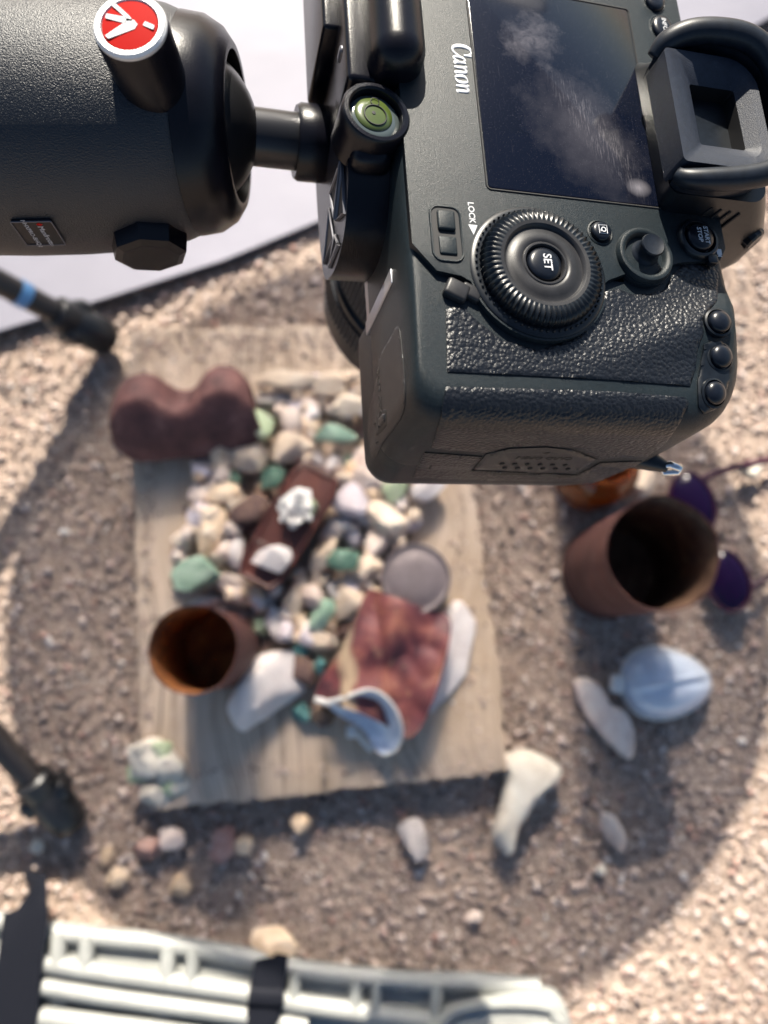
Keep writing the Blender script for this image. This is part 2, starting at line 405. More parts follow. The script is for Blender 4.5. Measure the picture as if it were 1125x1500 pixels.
def ground_mat():
    m, nt, b = new_mat('dry_grit'); co = coords(nt)
    n1 = noise_t(nt, co, 260, 6, 0.7); n2 = noise_t(nt, co, 14, 5, 0.6)
    c = ramp(nt, n1, [(0.32, (0.20, 0.15, 0.125)), (0.5, (0.42, 0.325, 0.265)), (0.68, (0.60, 0.49, 0.41))])
    c = mixc(nt, ramp(nt, n2, [(0.4, (0, 0, 0)), (0.7, (0.6,) * 3)]), c, (0.36, 0.26, 0.20))
    nt.links.new(c, b.inputs['Base Color']); b.inputs['Roughness'].default_value = 0.95
    bump(nt, b, n1, 0.9, 0.003); return m
M_GROUND = ground_mat()
def gravel_mat():
    m, nt, b = new_mat('granite_gravel'); ge = N(nt, 'ShaderNodeNewGeometry'); co = coords(nt)
    c = ramp(nt, ge.outputs['Random Per Island'], [(0.0, (0.09, 0.075, 0.072)), (0.12, (0.24, 0.185, 0.165)), (0.28, (0.46, 0.35, 0.295)), (0.5, (0.56, 0.44, 0.37)),
                 (0.66, (0.60, 0.47, 0.40)), (0.8, (0.68, 0.59, 0.54)), (0.93, (0.42, 0.24, 0.19)), (1.0, (0.78, 0.74, 0.70))])
    n = noise_t(nt, co, 420, 4); c = mixc(nt, 0.5, c, ramp(nt, n, [(0.35, (0.45,) * 3), (0.65, (1, 1, 1))]), 'MULTIPLY')
    nt.links.new(c, b.inputs['Base Color']); b.inputs['Roughness'].default_value = 0.8
    return m
M_GRAVEL = gravel_mat()
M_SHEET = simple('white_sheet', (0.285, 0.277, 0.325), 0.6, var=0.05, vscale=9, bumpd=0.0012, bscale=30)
M_EDGE = simple('dark_sheet_edge', (0.03, 0.028, 0.03), 0.6)
M_WPLASTIC = simple('shaded_white_plastic', (0.27, 0.275, 0.262), 0.45, var=0.13, vscale=45, bumpd=0.0004, bscale=300)  # white plastic greyed: the shade lying over the rack is put into its colour
M_STRAP = simple('black_webbing', (0.006, 0.007, 0.012), 0.75, spec=0.2, bumpd=0.0006, bscale=900)
M_CARBON = simple('dark_leg_tube', (0.030, 0.025, 0.025), 0.35, metal=0.3)
M_BLUE = simple('blue_ring', (0.10, 0.27, 0.52), 0.4)
M_LEGBLK = simple('leg_black_plastic', (0.012, 0.012, 0.014), 0.38, bumpd=0.0003, bscale=900)
M_SHELL = simple('pearly_shell', (0.62, 0.68, 0.78), 0.16, var=0.12, vscale=30, coat=0.8)
M_SHELLRIM = simple('shell_rim', (0.72, 0.70, 0.66), 0.4, var=0.1, vscale=60)
M_LENS = simple('purple_sunglass_lens', (0.012, 0.003, 0.028), 0.12, spec=0.3)
M_GFRAME = simple('maroon_sunglass_frame', (0.045, 0.008, 0.02), 0.3)
def amber():
    m, nt, b = new_mat('amber_glass'); b.inputs['Base Color'].default_value = (0.40, 0.10, 0.012, 1)
    b.inputs['Roughness'].default_value = 0.08; b.inputs['Transmission Weight'].default_value = 0.55; b.inputs['IOR'].default_value = 1.5
    return m
M_AMBER = amber()
def fabric():
    m, nt, b = new_mat('diffuser_fabric'); out = nt.nodes['Material Output']
    tr = N(nt, 'ShaderNodeBsdfTransparent'); tr.inputs[0].default_value = (0.97, 0.94, 0.95, 1)
    tl = N(nt, 'ShaderNodeBsdfTranslucent'); tl.inputs[0].default_value = (0.88, 0.85, 0.82, 1)
    rf = N(nt, 'ShaderNodeBsdfRefraction', distribution='GGX'); rf.inputs['Color'].default_value = (0.93, 0.91, 0.92, 1)
    rf.inputs['Roughness'].default_value = 0.9; rf.inputs['IOR'].default_value = 1.24
    m1 = N(nt, 'ShaderNodeMixShader'); m1.inputs[0].default_value = 0.30
    nt.links.new(rf.outputs[0], m1.inputs[1]); nt.links.new(tl.outputs[0], m1.inputs[2])
    mx = N(nt, 'ShaderNodeMixShader'); co = coords(nt); w = noise_t(nt, co, 900, 2)
    r = N(nt, 'ShaderNodeMapRange'); r.inputs['To Min'].default_value = 0.84; r.inputs['To Max'].default_value = 0.90
    nt.links.new(w, r.inputs[0]); nt.links.new(r.outputs[0], mx.inputs[0])
    nt.links.new(tr.outputs[0], mx.inputs[1]); nt.links.new(m1.outputs[0], mx.inputs[2]); nt.links.new(mx.outputs[0], out.inputs[0]); return m
M_FABRIC = fabric()

# ------------------------------------------------------------------ the setting: ground and gravel
rng = np.random.default_rng(11)
def gz(x, y):
    return 0.004 * noise.noise(Vector((x * 5, y * 5, 0))) + 0.002 * noise.noise(Vector((x * 17, y * 17, 3)))
def build_ground():
    n = 160; xs = np.concatenate(([-60, -20, -6, -2], np.linspace(-0.9, 0.9, n), [2, 6, 20, 60]))
    ys = np.concatenate(([-60, -20, -6, -2], np.linspace(-0.7, 1.3, n), [3, 8, 20, 60]))
    V = [(x, y, gz(x, y) - 0.004 if (abs(x) < 1 and -0.8 < y < 1.4) else -0.006) for y in ys for x in xs]
    m = len(xs); Fc = [(j * m + i, j * m + i + 1, (j + 1) * m + i + 1, (j + 1) * m + i) for j in range(len(ys) - 1) for i in range(m - 1)]
    o = mesh('ground', V, Fc, M_GROUND, ang=180); tag(o, kind='structure'); return o
build_ground()
def ico(sub):
    bm = bmesh.new(); bmesh.ops.create_icosphere(bm, subdivisions=sub, radius=1)
    bm.verts.index_update()
    V = np.array([v.co[:] for v in bm.verts]); Fc = np.array([[v.index for v in f.verts] for f in bm.faces]); bm.free(); return V, Fc
I1, I2, I3, I4 = ico(1), ico(2), ico(3), ico(4)
def rock_verts(base, rs, planes=11, soft=55.0, rough=0.06):
    V = base; nr = rs.normal(size=(planes, 3)); nr /= np.linalg.norm(nr, axis=1)[:, None]
    hh = rs.uniform(0.46, 0.80, planes)
    dt = V @ nr.T
    r = np.where(dt > 0.05, hh[None, :] / np.maximum(dt, 0.05), 9.0)
    k = soft
    rr = -np.log(np.exp(-k * np.minimum(r, 1.25)).sum(1)) / k
    rr = np.minimum(rr + 0.06, 1.12)
    if rough > 0:
        s = rs.uniform(0, 50)
        rr = rr + np.array([rough * (noise.noise(Vector(v * 2.3) + Vector((s, s, s))) + 0.5 * noise.noise(Vector(v * 5.5) + Vector((s, 0, s)))) for v in V])
    return V * rr[:, None]
def build_gravel():
    rs = np.random.default_rng(5); vars_ = [rock_verts(I2[0], rs, 9, rough=0) for _ in range(14)]; small = [rock_verts(I1[0], rs, 6, rough=0) for _ in range(8)]
    VV = []; FF = []; base = 0
    def put(cnt, lo, hi, pool, fc, box):
        nonlocal base
        X = rs.uniform(box[0], box[1], cnt); Y = rs.uniform(box[2], box[3], cnt); S = lo + (hi - lo) * rs.power(0.45, cnt)
        S = lo + (hi - lo) * rs.random(cnt) ** 2.2
        for i in range(cnt):
            v = pool[rs.integers(len(pool))] * (S[i] * np.array([rs.uniform(.8, 1.25), rs.uniform(.7, 1.0), rs.uniform(.45, .8)]))
            a = rs.uniform(0, 6.283); c, s = math.cos(a), math.sin(a); t = rs.normal(0, .3)
            v = v @ np.array([[1, 0, 0], [0, math.cos(t), math.sin(t)], [0, -math.sin(t), math.cos(t)]])
            v = np.c_[v[:, 0] * c - v[:, 1] * s + X[i], v[:, 0] * s + v[:, 1] * c + Y[i], v[:, 2] + gz(X[i], Y[i]) - 0.003 + S[i] * 0.25]
            VV.append(v); FF.append(fc + base); base += len(v)
    put(9000, 0.0017, 0.0042, vars_, I2[1], (-.42, .48, -.34, .56))
    put(62000, 0.0010, 0.0026, small, I1[1], (-.46, .50, -.35, .62))
    V = np.concatenate(VV); Fc = np.concatenate(FF)
    me = bpy.data.meshes.new('gravel'); me.vertices.add(len(V)); me.vertices.foreach_set('co', V.ravel())
    me.loops.add(Fc.size); me.loops.foreach_set('vertex_index', Fc.ravel().astype(np.int32))
    me.polygons.add(len(Fc)); me.polygons.foreach_set('loop_start', np.arange(0, Fc.size, 3, dtype=np.int32))
    me.update(calc_edges=True); me.validate()
    o = link('gravel', me, M_GRAVEL); tag(o, 'loose pinkish brown granite gravel spread over the ground', kind='stuff')
build_gravel()

# white sheet on the ground behind (top of the picture)
def build_sheet():
    e = [(-160, 548), (0, 484), (170, 432), (330, 380), (470, 322), (700, 228), (900, 137), (1077, 53), (1180, -4)]
    zt = 0.007
    near = [g(x, y, zt) for x, y in e]
    poly = [(p.x, p.y) for p in near] + [(0.55, 1.25), (-0.75, 1.25)]
    o = mesh('white_sheet', *prism(poly, zt - 0.003, zt, 0.0006), M_SHEET)
    tag(o, 'large plain white sheet board lying on the gravel behind the camera', 'sheet')
    V = []; n = len(near)
    lip = joinVF(*[tube([Vector((p.x, p.y - 0.0006, zt - 0.004)) for p in near], 0.0022, 8, flat=1.0)])
    q = mesh('dark_edge_strip', *lip, M_EDGE, o)  # thin dark tube along the near edge of the sheet
build_sheet()

# round diffuser held over the still life, out of the picture: it casts the round shade
def build_diffuser():
    h = 0.53; cc = g(570, 898); cot = 1 / math.tan(SUN_EL)
    c = Vector((cc.x + math.sin(SUN_AZ) * cot * h, cc.y + math.cos(SUN_AZ) * cot * h, h)); R = 0.293
    t = empty('round_diffuser', c, 'round translucent photo diffuser held level above the still life by its stand', 'diffuser')
    V, Fc = revolve([(0.0005, 0), (R * 0.5, -0.002), (R, 0)], 72, close0=True, close1=False)
    mesh('diffuser_fabric', V, Fc, M_FABRIC, t)
    pts = [(R * math.cos(a), R * math.sin(a), 0) for a in np.linspace(0, 2 * math.pi, 72, endpoint=False)]
    mesh('rim', *tube(pts, 0.0035, 8, closed=True, flat=0.5, up=(0, 0, 1)), M_STRAP, t)
    s = empty('light_stand', (c.x, c.y + R + 0.012, 0), 'black light stand clamped to the far rim of the diffuser', 'stand')
    mesh('pole', *tube([(0, 0, 0.0), (0, 0, h + 0.05)], 0.010, 16), M_LEGBLK, s)
    mesh('clamp', *bbox(-0.02, 0.02, -0.03, 0.012, h - 0.012, h + 0.012, 0.004), M_LEGBLK, s)
    for k in range(3):
        a = rad(90 + 120 * k); mesh('leg', *tube([(0, 0, 0.22), (0.28 * math.cos(a), 0.28 * math.sin(a), 0.006)], 0.006, 10), M_LEGBLK, s)
build_diffuser()

# ------------------------------------------------------------------ wooden board
BT = 0.019
def build_board():
    px = [(190, 484), (197, 800), (203, 1060), (224, 1187), (300, 1180), (420, 1166), (560, 1151), (690, 1136), (741, 1129), (733, 1000), (712, 850), (693, 700), (672, 560), (655, 470), (420, 478)]
    P = [g(x, y, BT) for x, y in px]; c = g(460, 840, 0); rs = random.Random(4)
    poly = []
    for i in range(len(P)):
        a, b = P[i], P[(i + 1) % len(P)]
        for k in range(10):
            q = a.lerp(b, k / 10); j = 0.0016
            poly.append((q.x - c.x + rs.uniform(-j, j), q.y - c.y + rs.uniform(-j, j)))
    V, Fc = prism(poly, 0.0, BT, 0.0018)
    o = mesh('wooden_board', V, Fc, M_WOOD); o.location = (c.x, c.y, 0)
    tag(o, 'weathered grey brown wooden board lying on the gravel under the stones', 'board')
build_board()

# ------------------------------------------------------------------ stones
def px_scale(p): return (RC.transposed() @ (p - CAMP)).z / -F      # metres per pixel at p
def stone(label, x, y, w, h, rot, kind, base=BT, lift=0.0, thick=0.62, seed=0, sub=I3, planes=13, rough=0.05, group=None, name=None, cat='stone'):
    rs = np.random.default_rng(seed + int(x * 7 + y * 13))
    p = g(x, y, base + 0.012); s = px_scale(p)
    a, b = w * s * 0.54, h * s * 0.54; c = thick * min(a, b) * 1.15
    zc = base + lift + c * 0.72
    p = g(x, y, zc)
    V = rock_verts(sub[0], rs, planes, rough=rough)
    V = V / np.abs(V).max(0) * np.array([a, b, c])
    r = rad(-rot); R2 = np.array([[math.cos(r), -math.sin(r)], [math.sin(r), math.cos(r)]])
    V[:, :2] = V[:, :2] @ R2.T
    o = mesh(name or 'stone', V, sub[1], RM[kind], ang=18)
    o.location = p; tag(o, label, cat, group); return o
GP = 'stones piled on the wooden board'
PILE = [
 (421, 557, 92, 30, 4, 'tan', 'long flat tan stone slab right of the crushed can', .012),
 (403, 585, 74, 34, -10, 'grey', 'grey stone slab tucked under the long flat tan slab', .002),
 (382, 630, 54, 46, 15, 'pale', 'pale green four sided stone below right of the crushed can', .010),
 (329, 667, 42, 42, 0, 'tan', 'rounded tan stone just under the crushed can, left of a rounder pale one', .006),
 (368, 668, 52, 46, 0, 'tan', 'rounded cream tan stone between crushed can and brown tin bar', .008),
 (300, 686, 42, 32, 10, 'pink', 'pinkish stone at the upper left edge of the pile under the crushed can', .003),
 (336, 699, 34, 22, 0, 'green', 'small dark green stone left of the pile, under two rounded tan stones', .008),
 (398, 700, 28, 40, 25, 'green', 'dark green upright stone touching the top left of the brown tin bar', .012),
 (425, 655, 56, 46, -40, 'tan', 'pale tan wedge stone above the top corner of the brown tin bar', .006),
 (299, 719, 48, 26, 0, 'pink', 'flat pinkish stone on the left edge under the small dark green stone', .002),
 (334, 728, 54, 40, 0, 'orange', 'orange tan stone just above the dark brown crystal lumps', .006),
 (289, 752, 36, 40, 0, 'lilac', 'lilac white stone on the left edge of the pile', .003),
 (308, 782, 34, 70, 8, 'orange', 'tall orange tan finger of stone standing above the mossy green stone', .010),
 (271, 790, 38, 34, 0, 'tan', 'tan stone left of the tall orange finger stone', .001),
 (344, 806, 36, 48, 10, 'white', 'smooth whitish stone left of the lower corner of the brown tin bar', .008),
 (371, 746, 54, 60, 10, 'brown', 'larger dark brown crystal lump beside the brown tin bar', .010),
 (332, 764, 32, 32, 0, 'brown', 'smaller dark brown crystal lump under the orange tan stone', .004),
 (378, 785, 24, 18, 20, 'tan', 'tiny tan stone between the brown crystal and the brown tin bar', .006),
 (362, 870, 48, 30, 12, 'orange', 'orange tan stone just above the rim of the small rusty can', .006),
 (337, 857, 46, 34, 30, 'pink', 'pinkish stone between the mossy green stone and the brown tin bar', .005),
 (292, 842, 66, 48, -15, 'mint', 'large mossy mint green stone at the left edge of the pile', .010),
 (266, 848, 30, 44, 0, 'brown', 'dark stone under the left side of the mossy green stone', .000),
 (262, 812, 24, 26, 0, 'pink', 'small pink stone on the left edge above the mossy green stone', .000),
 (298, 882, 46, 18, -5, 'pink', 'thin pinkish stone right behind the small rusty can', .000),
 (470, 818, 32, 66, 38, 'tan', 'long tan stone lying along the right side of the brown tin bar', .010),
 (486, 775, 32, 42, 25, 'pink', 'pink stone right of the brown tin bar, below the lilac stone', .008),
 (500, 821, 48, 38, -35, 'green', 'dark green stone in the middle of the pile, left of the round lid tin', .014),
 (430, 872, 34, 52, 20, 'tan', 'leaning tan stone below the bottom corner of the brown tin bar', .008),
 (456, 873, 34, 34, 0, 'pink', 'pinkish tan stone above the bright mint green sliver', .012),
 (464, 853, 42, 28, -25, 'tan', 'tan stone under the end of the long tan stone', .004),
 (474, 896, 30, 56, 40, 'mint', 'bright mint green sliver of stone left of the red tin sheet', .014),
 (436, 907, 32, 36, 0, 'orange', 'yellowish stone left of the bright mint green sliver', .005),
 (406, 912, 30, 62, -28, 'white', 'long whitish stone right of the small rusty can', .008),
 (383, 919, 24, 24, 0, 'pale', 'small pale green stone touching the small rusty can', .004),
 (466, 936, 60, 32, 15, 'tan', 'knobbly tan stone below the bright mint green sliver', .008),
 (478, 560, 66, 42, -8, 'tan', 'tan stone at the top of the pile beside the black lens', .008),
 (512, 592, 54, 38, 0, 'tan', 'tan stone at the top of the pile next to the battery door side', .008),
 (452, 590, 40, 26, 10, 'pink', 'pinkish stone at the top of the pile under a tan one', .004),
 (435, 594, 28, 26, 0, 'lilac', 'small lilac stone right of the grey slab', .006),
 (432, 622, 44, 40, 25, 'pink', 'pink stone right of the pale green four sided stone', .006),
 (454, 622, 28, 34, 0, 'orange', 'orange stone left of the teal green stone with a dark shadow', .007),
 (495, 638, 64, 30, 0, 'mint', 'flat mint green stone casting a dark shadow near the camera', .016),
 (453, 667, 46, 28, 15, 'white', 'whitish stone touching the top corner of the brown tin bar', .005),
 (508, 676, 24, 22, 0, 'pale', 'small pale green stone below the flat mint green stone', .006),
 (540, 678, 54, 42, 0, 'pink', 'pink stone by the lower left corner of the camera', .006),
 (546, 708, 60, 44, 10, 'pink', 'larger pink stone just below the lower left corner of the camera', .006),
 (486, 684, 40, 30, 0, 'pink', 'pinkish stone right of the top corner of the brown tin bar', .002),
 (577, 722, 34, 38, 20, 'pale', 'pale green stone under the bottom edge of the camera', .010),
 (621, 718, 62, 44, -10, 'white', 'pinkish white stone under the bottom edge of the camera', .008),
 (517, 735, 48, 46, 30, 'lilac', 'lilac white crystal stone right of the brown tin bar', .012),
 (569, 766, 66, 48, 18, 'tan', 'large tan stone above the round lid tin', .010),
 (540, 752, 36, 36, 0, 'pink', 'pinkish stone between the lilac stone and the large tan stone', .004),
 (515, 788, 28, 28, 0, 'lilac', 'small lilac stone above the dark green stone in the middle', .004),
 (550, 797, 40, 46, -15, 'pink', 'pink stone touching the left side of the round lid tin', .006),
 (538, 828, 44, 46, 20, 'tan', 'tan stone left of the round lid tin', .008),
 (517, 852, 56, 30, -10, 'tan', 'flat tan stone left below the round lid tin', .005),
 (511, 887, 42, 50, 30, 'tan', 'tan stone at the upper left corner of the red tin sheet', .006),
 (490, 862, 30, 28, 0, 'white', 'small whitish stone below the dark green stone in the middle', .002),
 (505, 922, 28, 34, 0, 'brown', 'brown and tan stone at the left edge of the red tin sheet', .002),
 (551, 868, 22, 22, 0, 'orange', 'tiny orange stone between the round lid tin and the red tin sheet', .010),
 (443, 952, 26, 24, 0, 'teal', 'small teal stone right of the big pinkish white rock', .006),
 (447, 987, 44, 54, -10, 'brown', 'dark brown stone between the big pinkish white rock and the red tin sheet', .002),
 (470, 975, 18, 26, 0, 'teal', 'tiny teal stone at the left edge of the red tin sheet', .010),
 (441, 1042, 34, 26, 35, 'teal', 'teal stone left of the upper pearly shell', .001),
 (470, 1046, 40, 34, 0, 'brown', 'dark brown stone under the left tip of the pearly shell on the board', .000),
 (408, 690, 20, 20, 0, 'tan', 'tiny tan stone above the larger brown crystal lump', .002),
 (385, 715, 24, 24, 0, 'orange', 'tiny orange stone left of the dark green upright stone', .001),
 (420, 895, 22, 22, 0, 'brown', 'tiny dark brown stone above the long whitish stone', .000),
 (392, 880, 30, 24, 0, 'grey', 'small grey stone above the small pale green stone', .000),
]
for i, (x, y, w, h, r, k, lab, lift) in enumerate(PILE):
    stone(lab, x, y, w * 1.05, h * 1.05, r, k, lift=lift, seed=i, group=GP, thick=0.7)
CHIPC = dict(tan='tan', pink='pinkish', white='whitish', orange='yellowish tan', lilac='lilac')
CHIPL = [('crushed can', 275, 640), ('long flat tan slab', 430, 555), ('flat mint green stone', 495, 640), ('camera corner', 560, 700), ('round lid tin', 590, 820), ('red tin sheet', 520, 910), ('big pinkish white rock', 410, 950),
         ('small rusty can', 310, 880), ('mossy mint green stone', 285, 830), ('brown crystal lumps', 345, 750), ('white crystal cluster', 455, 735), ('lower end of the brown tin bar', 395, 870), ('dark green upright stone', 390, 690), ('dark green stone in the middle', 500, 825), ('large tan stone', 575, 765)]
def chip_label(k, x, y):
    n_ = min(CHIPL, key=lambda q: (q[1] - x) ** 2 + (q[2] - y) ** 2)
    w_ = 'left of' if n_[1] - x > 14 else 'right of' if x - n_[1] > 14 else 'above' if n_[2] > y else 'below'
    return 'small %s stone chip just %s the %s' % (CHIPC[k], w_, n_[0])
def fill_chips():
    rs = np.random.default_rng(21)
    poly = [(290, 690), (340, 640), (400, 600), (440, 545), (520, 545), (600, 640), (630, 720), (600, 780), (560, 830), (520, 900), (480, 950), (420, 940), (370, 880), (280, 870), (258, 800)]
    def inside(x, y):
        c = False; j = len(poly) - 1
        for i in range(len(poly)):
            (xi, yi), (xj, yj) = poly[i], poly[j]
            if (yi > y) != (yj > y) and x < (xj - xi) * (y - yi) / (yj - yi) + xi: c = not c
            j = i
        return c
    n = 0
    while n < 165:
        x, y = rs.uniform(255, 635), rs.uniform(545, 950)
        if not inside(x, y): continue
        k = ('tan', 'pink', 'white', 'tan', 'pink', 'tan', 'orange', 'lilac')[rs.integers(8)]
        if any((x - q[0]) ** 2 / 34 ** 2 + (y - q[1]) ** 2 / 34 ** 2 < 1 for q in ((434, 742), (400, 819), (470, 715), (455, 770), (421, 795), (375, 835), (291, 842), (495, 638), (382, 630), (474, 896), (500, 821), (398, 700))): continue
        a = rs.uniform(18, 34)
        stone(chip_label(k, x, y), x, y, a, a * rs.uniform(.65, .95), rs.uniform(0, 180), k, lift=rs.uniform(.001, .013), seed=500 + n, sub=I2, planes=10, rough=0.0, thick=.8, group='small %s chips between the piled stones' % CHIPC[k], name='stone_chip', cat='stone chip'); n += 1
fill_chips()
stone('big pinkish white rock right of the small rusty can on the board', 392, 998, 104, 146, 20, 'white', lift=0.0, thick=0.5, seed=99, sub=I4, planes=13, name='rock', cat='rock')
stone('pale flat stone sticking out from under the right of the red tin sheet', 655, 968, 66, 166, 22, 'white', lift=-0.004, thick=0.42, seed=7, sub=I4, name='flat_stone', cat='stone')
# fine crumbs between the stones
def build_crumbs():
    rs = np.random.default_rng(8); pool = [rock_verts(I1[0], rs, 7, rough=0) for _ in range(8)]
    poly = [(300, 660), (370, 560), (520, 540), (590, 600), (640, 720), (590, 790), (560, 880), (500, 960), (400, 960), (280, 890), (250, 800)]
    V = []; Fc = []; n = 0
    def inside(x, y):
        c = False; j = len(poly) - 1
        for i in range(len(poly)):
            (xi, yi), (xj, yj) = poly[i], poly[j]
            if (yi > y) != (yj > y) and x < (xj - xi) * (y - yi) / (yj - yi) + xi: c = not c
            j = i
        return c
    while n < 900:
        x, y = rs.uniform(240, 650), rs.uniform(530, 970)
        if not inside(x, y): continue
        p = g(x, y, BT); s = rs.uniform(.0015, .0042); v = pool[rs.integers(8)] * s * rs.uniform(.6, 1.2, 3)
        V.append(v + np.array([p.x, p.y, BT + s * 0.3])); Fc.append(I1[1] + n * len(I1[0])); n += 1
    while n < 2300:
        t_ = rs.random(); q = rs.random()
        if q < .55: x, y = rs.uniform(195, 660), 486 + abs(rs.normal(0, 30))
        elif q < .75: x, y = 198 + abs(rs.normal(0, 12)) + 10, rs.uniform(490, 1150)
        elif q < .9: x, y = 690 + (rs.uniform(480, 1120) - 700) * .1 - abs(rs.normal(0, 14)), rs.uniform(690, 1110)
        else: x, y = rs.uniform(240, 720), 1140 - abs(rs.normal(0, 12)) + (480 - 500) * .1
        p = g(x, y, BT); s = rs.uniform(.0007, .0020); v = pool[rs.integers(8)] * s * rs.uniform(.6, 1.2, 3)
        V.append(v + np.array([p.x, p.y, BT + s * 0.2])); Fc.append(I1[1] + n * len(I1[0])); n += 1
    V = np.concatenate(V); Fc = np.concatenate(Fc)
    o = mesh('stone_crumbs', V, Fc, M_GRAVEL, ang=180); tag(o, 'small stone crumbs and grit lying on the wooden board', kind='stuff')
build_crumbs()
# stones lying on the gravel
GZ = 0.0
GR = 'single stones lying on the gravel'
for i, a in enumerate([
 (899, 1213, 34, 62, -38, 'pink', 'pinkish oblong stone lying alone on the gravel at the right', .8),
 (221, 1241, 46, 34, 10, 'red', 'dark red stone touching a pale pink one below the board', .7),
 (249, 1230, 42, 36, 0, 'pink', 'pale pink stone touching a dark red one below the board', .7),
 (330, 1238, 40, 54, 15, 'red', 'reddish orange stone below the lower edge of the board', .6),
 (360, 1236, 32, 30, 0, 'orange', 'yellowish stone right beside the reddish orange one below the board', .6),
 (443, 1205, 32, 30, 0, 'orange', 'small tan stone in the shadow of the lower board edge', .8),
 (267, 1301, 38, 42, 0, 'orange', 'flat round ochre stone on the gravel above the white plastic rack', .35),
 (404, 1381, 70, 54, -12, 'orange', 'orange tan rock lying just above the middle black strap', .7),
 (55, 1240, 20, 20, 0, 'cream', 'tiny cream stone on dark gravel under the tripod foot', .8),
 (607, 1225, 46, 66, 0, 'grey', 'greenish grey wedge stone below the lower edge of the board', .5),
 (155, 1255, 20, 34, 10, 'orange', 'thin ochre stone on the gravel left of the dark red stone', .5),
 (172, 1290, 34, 34, 30, 'orange', 'dull ochre stone on the gravel left of the flat round one', .4),

 (880, 1275, 16, 16, 0, 'cream', 'tiny cream stone below the pinkish oblong stone', .7),

 (695, 1345, 22, 18, 0, 'pink', 'small pink stone on the gravel low in the middle', .6),
 (930, 705, 70, 60, 0, 'tan', 'pale tan rock behind the tall rusty can under the camera', .6),
 (1098, 690, 34, 30, 20, 'cream', 'sunlit cream stone lying on the sunglasses arm', .7)]):
    stone(a[6], a[0], a[1], a[2], a[3], a[4], a[5], base=GZ, thick=a[7], seed=200 + i, group=GR)

def slab(name, label, cat, px, z0, thick, mat, tiltv=(0, 0), jag=0.0016, seed=0, taper=0.8, top_noise=0.002):
    """irregular flat stone: outline at its own height, domed uneven top"""
    rs = random.Random(seed); c = Vector((0, 0, 0))
    P = [g(x, y, z0 + thick * 0.6) for x, y in smooth_poly(px, 5)]
    for p in P: c += p
    c /= len(P); rings = [(0.80, 0.0), (1.0, 0.35), (0.99, 0.6), (0.90, 0.88), (0.7, 1.0), (0.35, 1.02), (0.02, 1.0)]
    V = []; Fc = []; n = len(P)
    for r, t in rings:
        for p in P:
            q = c + (p - c) * r; nz = noise.noise(Vector((q.x * 60 + seed, q.y * 60, t * 2)))
            V.append(Vector((q.x - c.x + jag * noise.noise(Vector((q.x * 140, q.y * 140, t * 5 + seed))), q.y - c.y, t * thick + top_noise * nz * (1 if t > 0.3 else 0) + (q.x - c.x) * tiltv[0] + (q.y - c.y) * tiltv[1])))
    for i in range(len(rings) - 1):
        for k in range(n): Fc.append((i * n + k, i * n + (k + 1) % n, (i + 1) * n + (k + 1) % n, (i + 1) * n + k))
    Fc.append(tuple(range(n))); Fc.append(tuple((len(rings) - 1) * n + k for k in range(n)))
    o = mesh(name, V, Fc, mat, ang=45); o.location = (c.x, c.y, z0); return tag(o, label, cat)
slab('bent_stone', 'pale cream bent stone, wide at top and hooked at its lower tip', 'stone', [(740, 1108), (765, 1098), (795, 1106), (824, 1128), (806, 1152), (785, 1172), (770, 1200), (752, 1222), (750, 1250), (742, 1254), (728, 1236), (722, 1216), (736, 1172), (742, 1130)], 0.0, 0.020, RM['cream'], seed=3)
slab('stone_sliver', 'grey pink pointed stone sliver leaning below the blue grey shell', 'stone', [(841, 1000), (862, 993), (885, 1012), (893, 1030), (918, 1046), (930, 1085), (925, 1112), (908, 1104), (880, 1076), (855, 1042)], 0.0, 0.014, RM['pink'], seed=8)
def lichen_rock():
    t = empty('lichen_rock', g(230, 1130, 0), 'cream knobbly lichen covered rock at the lower left board corner', 'rock')
    rs = np.random.default_rng(3)
    for i, (x, y, w, h, zz, k) in enumerate([(218, 1112, 74, 62, .020, 'cream'), (250, 1122, 60, 60, .022, 'cream'), (228, 1160, 50, 46, .018, 'cream'), (262, 1145, 40, 40, .020, 'cream'), (203, 1132, 40, 36, .014, 'pale'), (240, 1098, 44, 34, .024, 'pale'), (248, 1150, 34, 30, .022, 'pale'), (210, 1095, 34, 28, .024, 'cream'), (232, 1140, 70, 62, .008, 'grey')]):
        p = g(x, y, zz); s = px_scale(p) * 0.5; V = rock_verts(I3[0], rs, 12, rough=0.2); V = V / np.abs(V).max(0) * np.array([w * s, h * s, min(w, h) * s * 0.7])
        o = mesh('lobe', V + np.array(p - t.location), I3[1], RM[k], t, ang=60)
lichen_rock()

